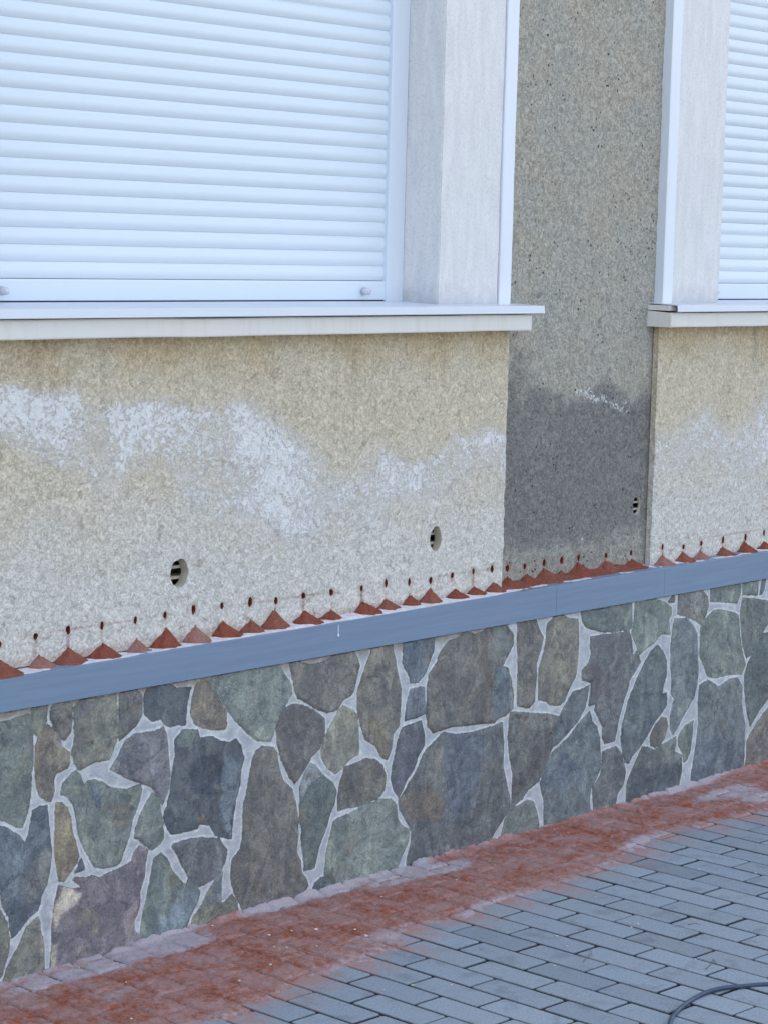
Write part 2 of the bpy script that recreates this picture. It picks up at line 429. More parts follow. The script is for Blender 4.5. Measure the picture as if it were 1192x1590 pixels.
# drifted brick dust: a real thin layer over the pavers along the wall
def joint_dip(x, y):
    x, y = pturn(x, y, -PT)
    c = np.floor((PX0-x)/PW); fx = ((PX0-x)/PW-c)*PW; dx = np.minimum(fx, PW-fx)
    fy = np.mod(PY0-c*PL/2-y, PL); dy = np.minimum(fy, PL-fy)
    d = np.minimum(dx, dy)
    return np.exp(-(d/.0045)**2)
xs = np.concatenate([np.arange(2.4, 3.1, .02), np.arange(3.1, 7.0, .0052), np.arange(7.0, 8.4, .02)])
ys = np.concatenate([np.arange(-1.0, -.75, .012), np.arange(-.75, -.001, .0052), [-.001]])
X, Y = np.meshgrid(xs, ys)
den = dust_density(X, Y)
pale = np.zeros_like(X)
for px, py, rx, ry, a in [(60,1530,.12,.04,.8),(150,1508,.10,.05,.8),(240,1475,.13,.06,1),(300,1462,.08,.05,.7),(180,1545,.12,.06,.5),(30,1560,.1,.05,.4),
                       (440,1408,.12,.03,1),(520,1385,.1,.03,.8),(640,1358,.11,.05,1.2),(700,1347,.09,.04,1),(600,1372,.08,.03,.8),(830,1400,.15,.04,.5),(760,1410,.1,.04,.4),
                       (1010,1222,.12,.03,.8),(1060,1222,.16,.05,1.1),(1130,1232,.18,.05,1.1),(1180,1240,.12,.05,.9),(1000,1310,.1,.05,.7),(560,1460,.12,.05,.4)]:
    gx, gy = on_ground(px, py)
    pale += a*np.exp(-((X-gx)/rx)**2-((Y-gy)/ry)**2)
pale += .45*np.exp(-((Y+.006)/.016)**2)*(.4+1.2*fbm(X*6, Y*0, 46))
pale += .5*(1-sst(.0, .12, Y-np.interp(X, DEX, DEY)))
th = -.0042+den*(.0062+.0035*fbm(X*14, Y*14, 21))+(fbm(X*60, Y*60, 31, 3)-.5)*.0052*(.4+den)
jd = joint_dip(X, Y)*(.002+.013*fbm(X*6, Y*6, 8)); th -= jd
fil = np.exp(-((Y+.0)/.016)**2)*(.006+.009*fbm(X*18, Y*3, 44))*(.4+.6*(fbm(X*5, Y*0, 45) > .42))
th += fil
th = np.where(den < .02, -.008, th)
me = gridmesh('brick_dust', np.stack([X, Y, th], -1), len(xs), len(ys), skip=None)
setattr_(me, 'pale', pale.ravel())
tag(link('brick_dust', me, M['dust'], smooth=True), 'reddish brick drilling dust spread over the pavers along the foot of the stone wall', 'dust', kind='stuff')

# =================================================================== HOUSE
house = empty('house', (5.6, .3, 0))
tag(house, 'shaded house front with cream roughcast bays, grey pier, white roller shutters and crazy stone plinth', 'house')
# body behind the faces
body = MB().box(-6, 16, .32, 7.0, -.08, 6.6)
body.build('wall', M['grey'], house)
fr = MB()
for a, b in ((-6, XB[0][0]-.001), (XB[1][1]+.001, 16)): fr.box(a, b, YG, .32, ZL1+.001, 6.6)
fr.box(XB[0][0]-.001, XB[1][1]+.001, YG+.001, .319, ZH+.3, 6.599)
upper = fr.build('outer_wall', M['grey'], house)
rf = MB().prof([(-.55, 6.601), (3.66, 8.6), (7.6, 6.601)], -6.5, 16.5); rf.build('roof', M['tile'], house)

# --- roughcast faces as relief grids, with drilled holes
SMALL = [(-1,1001.5),(55.4,988.3),(106,978.5),(158.7,971.5),(210.4,963),(256.7,955.4),(301,946.6),(345,940.6),(388.6,934.7),(428.8,933),(471.5,925.6),
         (514.5,920),(561.6,914.2),(599.5,906),(635.2,903.9),(668.3,901.5),(702,893.6),(734.7,887),(763.6,883.6),(787.5,882.5),(814.2,879.5),(844.3,874),
         (871.6,870.4),(898,866),(940.6,863),(979.6,858.5),(1028.4,849.5),(1061,849),(1088.6,843.9),(1122.2,838.6),(1157.3,834.3),(1186,827.3)]
BIG = [(279, 890, .0300, .034), (676.5, 837, .024, .034), (988, 785, .021, .028)]
def plane_of(px): return YG if 783 < px < 1012 else YP
holes_s = [(*on_wall(a, b, plane_of(a)), plane_of(a)) for a, b in SMALL]
holes_b = [(*on_wall(a, b, plane_of(a)), plane_of(a), r1, r2) for a, b, r1, r2 in BIG]
LINEZ = .7725
salt_t = np.array([(-300,585,615,690,.5),(-60,590,615,680,.8),(0,588,606,672,.95),(60,592,622,690,.95),(120,592,628,715,.65),(150,602,650,760,.35),(200,600,640,705,.8),
                   (250,602,636,690,.8),(300,615,655,790,.42),(340,612,650,800,.45),(380,600,640,790,.85),(420,608,680,800,.95),(450,628,710,835,.95),
                   (480,662,728,825,.72),(510,700,752,800,.35),(540,735,765,790,.32),(570,700,750,795,.45),(597,678,715,775,.75),(630,705,738,772,.55),
                   (680,703,722,765,.5),(705,668,692,745,.5),(740,652,680,715,.7),(790,655,690,735,.65)], float)
salt_r = np.array([(1012,655,700,730,.3),(1060,640,685,720,.45),(1100,615,672,712,.6),(1140,650,690,725,.5),(1192,565,655,715,.85),(1500,560,640,710,.5)], float)
def salt_field(X, Z, yp, tab):
    # table in photo rows: turned into heights on the wall
    xs_ = []; T = []; P = []; B = []; A = tab[:, 4]
    for px, t, p, b, a in tab:
        x, z = on_wall(px, p, yp); xs_.append(x); T.append(on_wall(px, t, yp)[1]); P.append(z); B.append(on_wall(px, b, yp)[1])
    xs_ = np.array(xs_); T = np.array(T); P = np.array(P); B = np.array(B)
    Xw = X+(fbm(X*14, Z*14, 61)-.5)*.05; Zw = Z+(fbm(X*13, Z*13, 62)-.5)*.045
    t = np.interp(Xw, xs_, T); p = np.interp(Xw, xs_, P); b = np.interp(Xw, xs_, B); a = np.interp(Xw, xs_, A)
    up = 1-sst(0, 1, (Zw-p)/np.maximum(t-p, .01)); dn = sst(0, 1, (Zw-b+.02)/np.maximum(p-b, .01))
    tail = .8*sst(b-.07, b+.03, Zw)*(Zw < p)
    return np.minimum((a*.75+.18)*np.maximum(up*dn**.6, tail*up)*(.45+1.1*fbm(X*11, Z*12, 63, 5)), .78)
def relief(name, x0, x1, z0, z1, y, step, mat, parent, holes, bigs, salt=None, damp=None, edge=(0, 0), zt_rough=0):
    nx = int(round((x1-x0)/step))+1; nz = int(round((z1-z0)/step))+1
    xs = np.linspace(x0, x1, nx); zs = np.linspace(z0, z1, nz)
    X, Z = np.meshgrid(xs, zs)
    Y = y-(fbm(X*55, Z*55, 11, 3)-.5)*.0050-(fbm(X*5, Z*5, 12, 2)-.5)*.004
    Xe = X.copy()
    w = (fbm(Z*25, Z*0+3, 14, 3)-.5)*.012
    if edge[1]: Xe += np.where(X > x1-step*.5, w*edge[1], 0); Y = np.where(X > x1-step*.5, Y+.003, Y)
    if edge[0]: Xe += np.where(X < x0+step*.5, w*edge[0], 0); Y = np.where(X < x0+step*.5, Y+.003, Y)
    skip = np.zeros((nz-1, nx-1), bool); ev = []; ef = []
    red = np.zeros_like(X)
    base = nx*nz; info = []
    for h in [(a, b, .0066*random.uniform(.8, 1.2), .0098*random.uniform(.8, 1.25), 0) for a, b, yy in holes if x0+.02 < a < x1-.02]+\
             [(a, b, r1, r2, 1) for a, b, yy, r1, r2 in bigs if x0+.03 < a < x1-.03]:
        hx, hz, r1, r2, big = h
        nb = int(math.ceil(max(r1, r2)*1.35/step))
        ic = int(round((hx-x0)/step)); jc = int(round((hz-z0)/step))
        i0, i1, j0, j1 = max(1,ic-nb), min(nx-2,ic+nb), max(1,jc-nb), jc+nb
        skip[j0:j1, i0:i1] = True
        per = [(j0, i) for i in range(i0, i1)]+[(j, i1) for j in range(j0, j1)]+[(j1, i) for i in range(i1, i0, -1)]+[(j, i0) for j in range(j1, j0, -1)]
        n = len(per); s0 = base+len(ev)
        ring = []
        for (j, i) in per:
            a = math.atan2(Z[j, i]-hz, X[j, i]-hx); wob = 1+(vn(np.array(math.cos(a)*2.2+hx*50), np.array(math.sin(a)*2.2), 5)-.5)*(.12 if big else .35)
            ring.append((hx+math.cos(a)*r1*wob, hz+math.sin(a)*r2*wob))
        for (rx, rz) in ring: ev.append((rx, y+.0005, rz))
        for k in range(n):
            a = per[k][0]*nx+per[k][1]; b = per[(k+1) % n][0]*nx+per[(k+1) % n][1]
            ef.append((a, b, s0+(k+1) % n, s0+k))
        info.append((hx, hz, r1, r2, big, ring))
        d = np.sqrt(((X-hx)/(r1*1.25))**2+((Z-hz)/(r2*1.25))**2)
        if not big:
            red = np.maximum(red, np.exp(-(np.maximum(d-.80, 0)/.22)**2)*.5)
            st = np.exp(-((X-hx)/.005)**2)*(Z < hz)*(Z > hz-.06)*random.choice([.0, .0, .15, .3, .7])
            red = np.maximum(red, st)
    ln = np.exp(-((Z-LINEZ-.0012*np.sin(X*9))/.0016)**2)*(.1+.5*fbm(X*12, Z*0, 71))
    red = np.maximum(red, ln)
    red = np.maximum(red, .55*sst(.732, .712, Z)*fbm(X*8, Z*8, 72))
    me = gridmesh(name, np.stack([Xe, Y, Z], -1), nx, nz, skip, ev, ef)
    nt = base+len(ev)
    def full(a, d=0.0):
        o = np.full(nt, d); o[:base] = a.ravel(); return o
    rr = full(red, .9)
    k = 0
    for (hx, hz, r1, r2, big, ring) in info:
        rr[base+k:base+k+len(ring)] = 0.0 if big else .3; k += len(ring)
    setattr_(me, 'red', rr)
    setattr_(me, 'salt', full(salt(X, Z)) if salt else full(X*0))
    if damp:
        fd = full(damp(X, Z)); k = 0
        for (hx, hz, r1, r2, big, ring) in info:
            fd[base+k:base+k+len(ring)] = float(damp(np.array(hx), np.array(hz))); k += len(ring)
        setattr_(me, 'damp', fd)
    o = link(name, me, mat, parent, smooth=True)
    # linings
    for (hx, hz, r1, r2, big, ring) in info:
        n = len(ring); depth = (.022 if r1 > .022 else .008) if big else .035
        V = [(a, y+.0005, b) for a, b in ring]
        s = .92 if big else .85
        V += [(hx+(a-hx)*s, y+depth*.5, hz+(b-hz)*s) for a, b in ring]+[(hx+(a-hx)*s*.95, y+depth, hz+(b-hz)*s*.95) for a, b in ring]
        F = [(k, (k+1) % n, n+(k+1) % n, n+k) for k in range(n)]+[(n+k, n+(k+1) % n, 2*n+(k+1) % n, 2*n+k) for k in range(n)]
        if not big: F.append(tuple(2*n+k for k in range(n)))
        if big:
            me = bpy.data.meshes.new('core_hole'); me.from_pydata(V, [], F); me.update()
            me.materials.append(M['brick']); me.materials.append(M['dark'])
            ho = link('core_hole', me, M['brick'], o)
            tag(ho, 'round cored hole showing the ribs of a hollow block')
            rb = MB()
            for q in (-.42, .34):
                zc = hz+q*r2; t = r2*.11
                rb.box(hx-.045, hx+.10, y+depth+.0006, y+.080, zc-t, zc+t)
            rb.build('block_rib', M['brick'], ho, bevel=.0015)
        else:
            me = bpy.data.meshes.new('drill_hole'); me.from_pydata(V, [], F); me.update()
            me.materials.append(M['holered']); me.materials.append(M['dark'])
            for p in me.polygons:
                if p.index >= n: p.material_index = 1
            link('drill_hole', me, M['holered'], o)
    return o
def relief_parent(o): return o

# (link() appends one more material slot at the end; slot 0/1 stay as assigned)
left_bay = relief('cream_bay', XB[0][0], 5.2285, ZL1-.002, 1.452, YP, .005, M['render'], house, holes_s, holes_b,
                  salt=lambda X, Z: salt_field(X, Z, YP, salt_t), edge=(0, .8))
tag(left_bay, 'cream roughcast bay under the left window with white salt blooms')
right_bay = relief('cream_bay', 5.973, XB[1][1], ZL1-.002, 1.452, YP, .005, M['render'], house, holes_s, holes_b,
                   salt=lambda X, Z: salt_field(X, Z, YP, salt_r)*.9, edge=(.5, 0))
tag(right_bay, 'cream roughcast bay under the right window with a pale salt cloud')
def damp(X, Z):
    zt = on_wall(900, 640, YG)[1]+(fbm(X*7, Z*0, 81)-.5)*.12
    a = 1-sst(-.04, .12, Z-zt+(fbm(X*16, Z*16, 85, 4)-.5)*.07)
    lowf = sst(on_wall(900, 860, YG)[1], on_wall(900, 800, YG)[1], Z)
    left = .45*np.exp(-((X-5.33)/.09)**2-((Z-1.33)/.12)**2)+.35*np.exp(-((X-5.27)/.05)**2-((Z-1.2)/.2)**2)
    return np.clip(a*(.45+.5*lowf)*(.5+.95*fbm(X*8, Z*8, 86, 4))+left, 0, 1)
def psalt(X, Z):
    x0, z0 = on_wall(905, 610, YG); x1, z1 = on_wall(970, 632, YG)
    d = (Z-(z0+(z1-z0)*(X-x0)/(x1-x0)))+(fbm(X*22, Z*22, 83)-.5)*.03
    s = np.exp(-(d/.022)**2)*sst(x0-.09, x0-.01, X)*(1-sst(x1-.01, x1+.06, X))*.85
    s += .3*sst(.95, .80, Z)*fbm(X*9, Z*9, 84)
    return s
pier = relief('grey_pier', 5.195, 5.985, ZL1-.002, 3.258, YG, .006, M['grey'], house, holes_s, holes_b, salt=psalt, damp=damp)
tag(pier, 'narrow grey roughcast pier between the two window bays, damp and darker below')

# bay thickness: slabs behind the relief faces (bay edge seen on the right bay)
sl_ = MB()
for (a, b) in ((XB[0][0]+.001, 5.2265), (5.975, XB[1][1]-.001)):
    sl_.box(a, b, .160, .318, ZL1+.0005, 1.448)
    sl_.box(a, a+.012, YP+.0045, .0685, ZL1+.0005, 1.448); sl_.box(b-.012, b, YP+.0045, .0685, ZL1+.0005, 1.448)
sl_.build('bay_core', M['render'], house)
hd = MB()
for (a, b) in XB: hd.box(a, b, YP+.002, .3185, ZH, ZH+.3)
hd.build('window_head', M['smooth'], house, bevel=.004)

# smooth bands and white beads either side of each window
def band(x0, x1, name='window_surround'):
    xs = [x0, x1]
    nx = max(2, int((x1-x0)/.02)+1); zs = np.linspace(ZS-.012, ZH, 60); xq = np.linspace(x0, x1, nx)
    mb = MB().box(x0, x1, YP, .317, ZS-.03, ZH-.001)
    o = mb.build(name, M['smooth'], house)
    bm = bmesh.new(); bm.from_mesh(o.data)
    bmesh.ops.subdivide_edges(bm, edges=[e for e in bm.edges if abs(e.verts[0].co.z-e.verts[1].co.z) > .5], cuts=50)
    for v in bm.verts:
        if abs(v.co.y-YP) < 1e-5:
            v.co.y += (float(fbm(np.array(v.co.x*20), np.array(v.co.z*6), 5))-.5)*.004
            if v.co.x in (x0, x1): pass
            v.co.x += (float(fbm(np.array(v.co.z*16), np.array(1.0), 6))-.5)*.005
    bmesh.ops.bevel(bm, geom=[e for e in bm.edges if abs(e.verts[0].co.y-YP) < .004 and abs(e.verts[1].co.y-YP) < .004 and abs(e.verts[0].co.z-e.verts[1].co.z) > 1e-4], offset=.003, segments=2, affect='EDGES')
    bm.to_mesh(o.data); bm.free()
    return o
def bead(x0, x1, wob):
    n = 40; V = []; F = []
    for k in range(n+1):
        z = ZS-.001+(ZH+.2-ZS)*k/n
        w = (float(fbm(np.array(z*5), np.array(2.0), wob))-.5)*.005
        a, b = x0+w*.6, x1+w
        for (x, y) in ((a, YG+.03), (a, YP-.004), (a+.003, YP-.006), (b-.003, YP-.006), (b, YP-.004), (b, YG+.03)): V.append((x, y, z))
    for k in range(n):
        for i in range(5): F.append((k*6+i, k*6+i+1, k*6+7+i, k*6+6+i))
    F.append(tuple(range(6)))
    me = bpy.data.meshes.new('corner_bead'); me.from_pydata(V, [], F); me.update()
    bm = bmesh.new(); bm.from_mesh(me); bmesh.ops.recalc_face_normals(bm, faces=bm.faces); bm.to_mesh(me); bm.free()
    return me
for k, ((ba, bb), (oa, ob)) in enumerate(zip(XB, OP)):
    for (a, b, side) in ((ba+.053, oa, 0), (ob, bb-.053, 1)):
        s = band(a, b)
        link('corner_bead', bead(*((ba, ba+.052) if side == 0 else (bb-.052, bb)), 90+k*2+side), M['bead'], s)

# windows
for k, (oa, ob) in enumerate(OP):
    ra, rb = oa+.069, ob-.069
    # guide rails
    win = MB().box(oa+.0005, ob-.0005, .235, .30, ZS+.01, ZH-.0005).build('window', M['pvc'], house)
    tag(win, 'left window closed by a white roller shutter' if k == 0 else 'right window closed by a white roller shutter')
    for (a, b) in ((oa+.0005, ra), (rb, ob-.0005)):
        pr_ = MB().box(a, b, YF, .2345, ZS+.005, ZH-.001)
        g = pr_.build('guide_rail', M['pvc'], win, bevel=.003)
    # slat curtain
    sc = MB(); z = ZS+.066; P = .0388
    pts_face = []
    zz = ZS+.062
    prof = []
    while zz < ZH-.01:
        jy = random.uniform(-.0005, .0005)
        for t in (0, .05, .12, .25, .4, .55, .7, .82, .90, .94, 1.0):
            # each slat bulges: fairly flat upper part, rounded lower part, small step at the joint
            if t < .42: y = YF+.0168-.0062*math.sin(math.pi/2*t/.42)
            elif t < .92: y = YF+.0106+.0036*((t-.42)/.5)**1.3
            else: y = YF+.0175
            prof.append((y+jy, zz+t*P))
        zz += P
    Vv = []; Ff = []
    for (y, z) in prof: Vv += [(ra-.01, y, z), (rb+.004, y, z)]
    for i in range(len(prof)-1): Ff.append((2*i, 2*i+1, 2*i+3, 2*i+2))
    me = bpy.data.meshes.new('slat_curtain'); me.from_pydata(Vv, [], Ff); me.update()
    me.polygons.foreach_set('use_smooth', [True]*len(me.polygons))
    for e in me.edges:
        pass
    link('slat_curtain', me, M['shutter'], win)
    me.update()
    bar = MB().box(ra-.008, rb+.003, YF+.006, YF+.020, ZS+.0105, ZS+.0608).build('bottom_bar', M['shutter'], win, bevel=.003)
    MB().box(ra-.006, rb+.002, YF+.0085, YF+.018, ZS+.0035, ZS+.0100).build('rubber_seal', M['rubber'], win)
    for xk in (ra+.090, rb-.090):
        bm = bmesh.new()
        bmesh.ops.create_cone(bm, cap_ends=True, segments=20, radius1=.0105, radius2=.009, depth=.022,
                              matrix=Matrix.Translation((xk, YF-.007, ZS+.034)) @ Matrix.Rotation(R(90), 4, 'X'))
        bmesh.ops.bevel(bm, geom=[e for e in bm.edges if len(e.link_faces) == 2 and e.calc_face_angle(0) > 1], offset=.002, segments=2, affect='EDGES')
        me = bpy.data.meshes.new('stopper'); bm.to_mesh(me); bm.free()
        link('stopper', me, M['knob'], win, smooth=True)
# sills: painted apron with folded sheet metal sill over it
for k, (a0, a1, l0, l1) in enumerate(((2.985, 5.247, 2.95, 5.281), (5.940, 8.205, 5.922, 8.24))):
    ap = MB().prof([(-.015, 1.4405), (-.015, 1.4835), (.10, 1.490), (.30, 1.490), (.30, 1.4405)], a0, a1)
    o = ap.build('sill', M['apron'], house)
    bm = bmesh.new(); bm.from_mesh(o.data)
    bmesh.ops.bisect_plane
    bmesh.ops.subdivide_edges(bm, edges=[e for e in bm.edges if abs(e.verts[0].co.x-e.verts[1].co.x) > 1], cuts=60)
    for v in bm.verts:
        if v.co.y < .0: v.co.z += (float(fbm(np.array(v.co.x*4), np.array(v.co.z*3), 9))-.5)*.004; v.co.y += (float(fbm(np.array(v.co.x*7), np.array(v.co.z*9), 10))-.5)*.003
    bmesh.ops.bevel(bm, geom=[e for e in bm.edges if e.verts[0].co.y < .01 and e.verts[1].co.y < .01 and len(e.link_faces) == 2 and e.calc_face_angle(0) > .8], offset=.0025, segments=2, affect='EDGES')
    bm.to_mesh(o.data); bm.free()
    la = l0+(.0 if k == 0 else .028)
    # sheet: sloping top, folded lip with small return
    sh = MB().prof([(.2, 1.5165), (-.030, 1.5085), (-.0325, 1.4885), (-.022, 1.4865), (-.0305, 1.4895), (-.0285, 1.5065), (.2, 1.5150)], la, l1)
    sh.build('sheet_metal_sill', M['sill'], o)
    # end stops
    # dark gap under the sheet
    MB().box(a0+.001, a1-.012, -.006, .20, 1.4905, 1.5062).build('sill_packing', M['apron'], o)
    # mortar below the apron edge, slightly darker line
# painted ledge along the top of the plinth
lj = [-6, 1.05, 3.30, 5.410, 5.965, 8.1, 10.4, 16]
lg = MB()
for a, b in zip(lj[:-1], lj[1:]):
    lg.prof([(-.012, ZL0), (-.012, ZL1-.001), (-.010, ZL1+.0005), (YG+.02, ZL1+.0035), (YG+.02, ZL0)], a+.0006, b-.0006)
lg.v = [(a, b, c+float(ztop(a))-ZL1 if c > .69 else c) for a, b, c in lg.v]
ledge = lg.build('ledge', M['ledge'], house)
tag(ledge, 'blue grey painted ledge capping the stone plinth')
dx, dz = on_wall(526, 980, -.0135)
bm = bmesh.new()
bmesh.ops.create_uvsphere(bm, u_segments=12, v_segments=8, radius=1, matrix=Matrix.Translation((dx, -.0125, dz-.011)) @ Matrix.Diagonal((.0032, .0018, .0045, 1)))
bmesh.ops.create_uvsphere(bm, u_segments=12, v_segments=8, radius=1, matrix=Matrix.Translation((dx, -.0122, dz+.004)) @ Matrix.Diagonal((.0012, .0010, .013, 1)))
me = bpy.data.meshes.new('paint_drip'); bm.to_mesh(me); bm.free(); link('paint_drip', me, M['bead'], ledge, smooth=True)

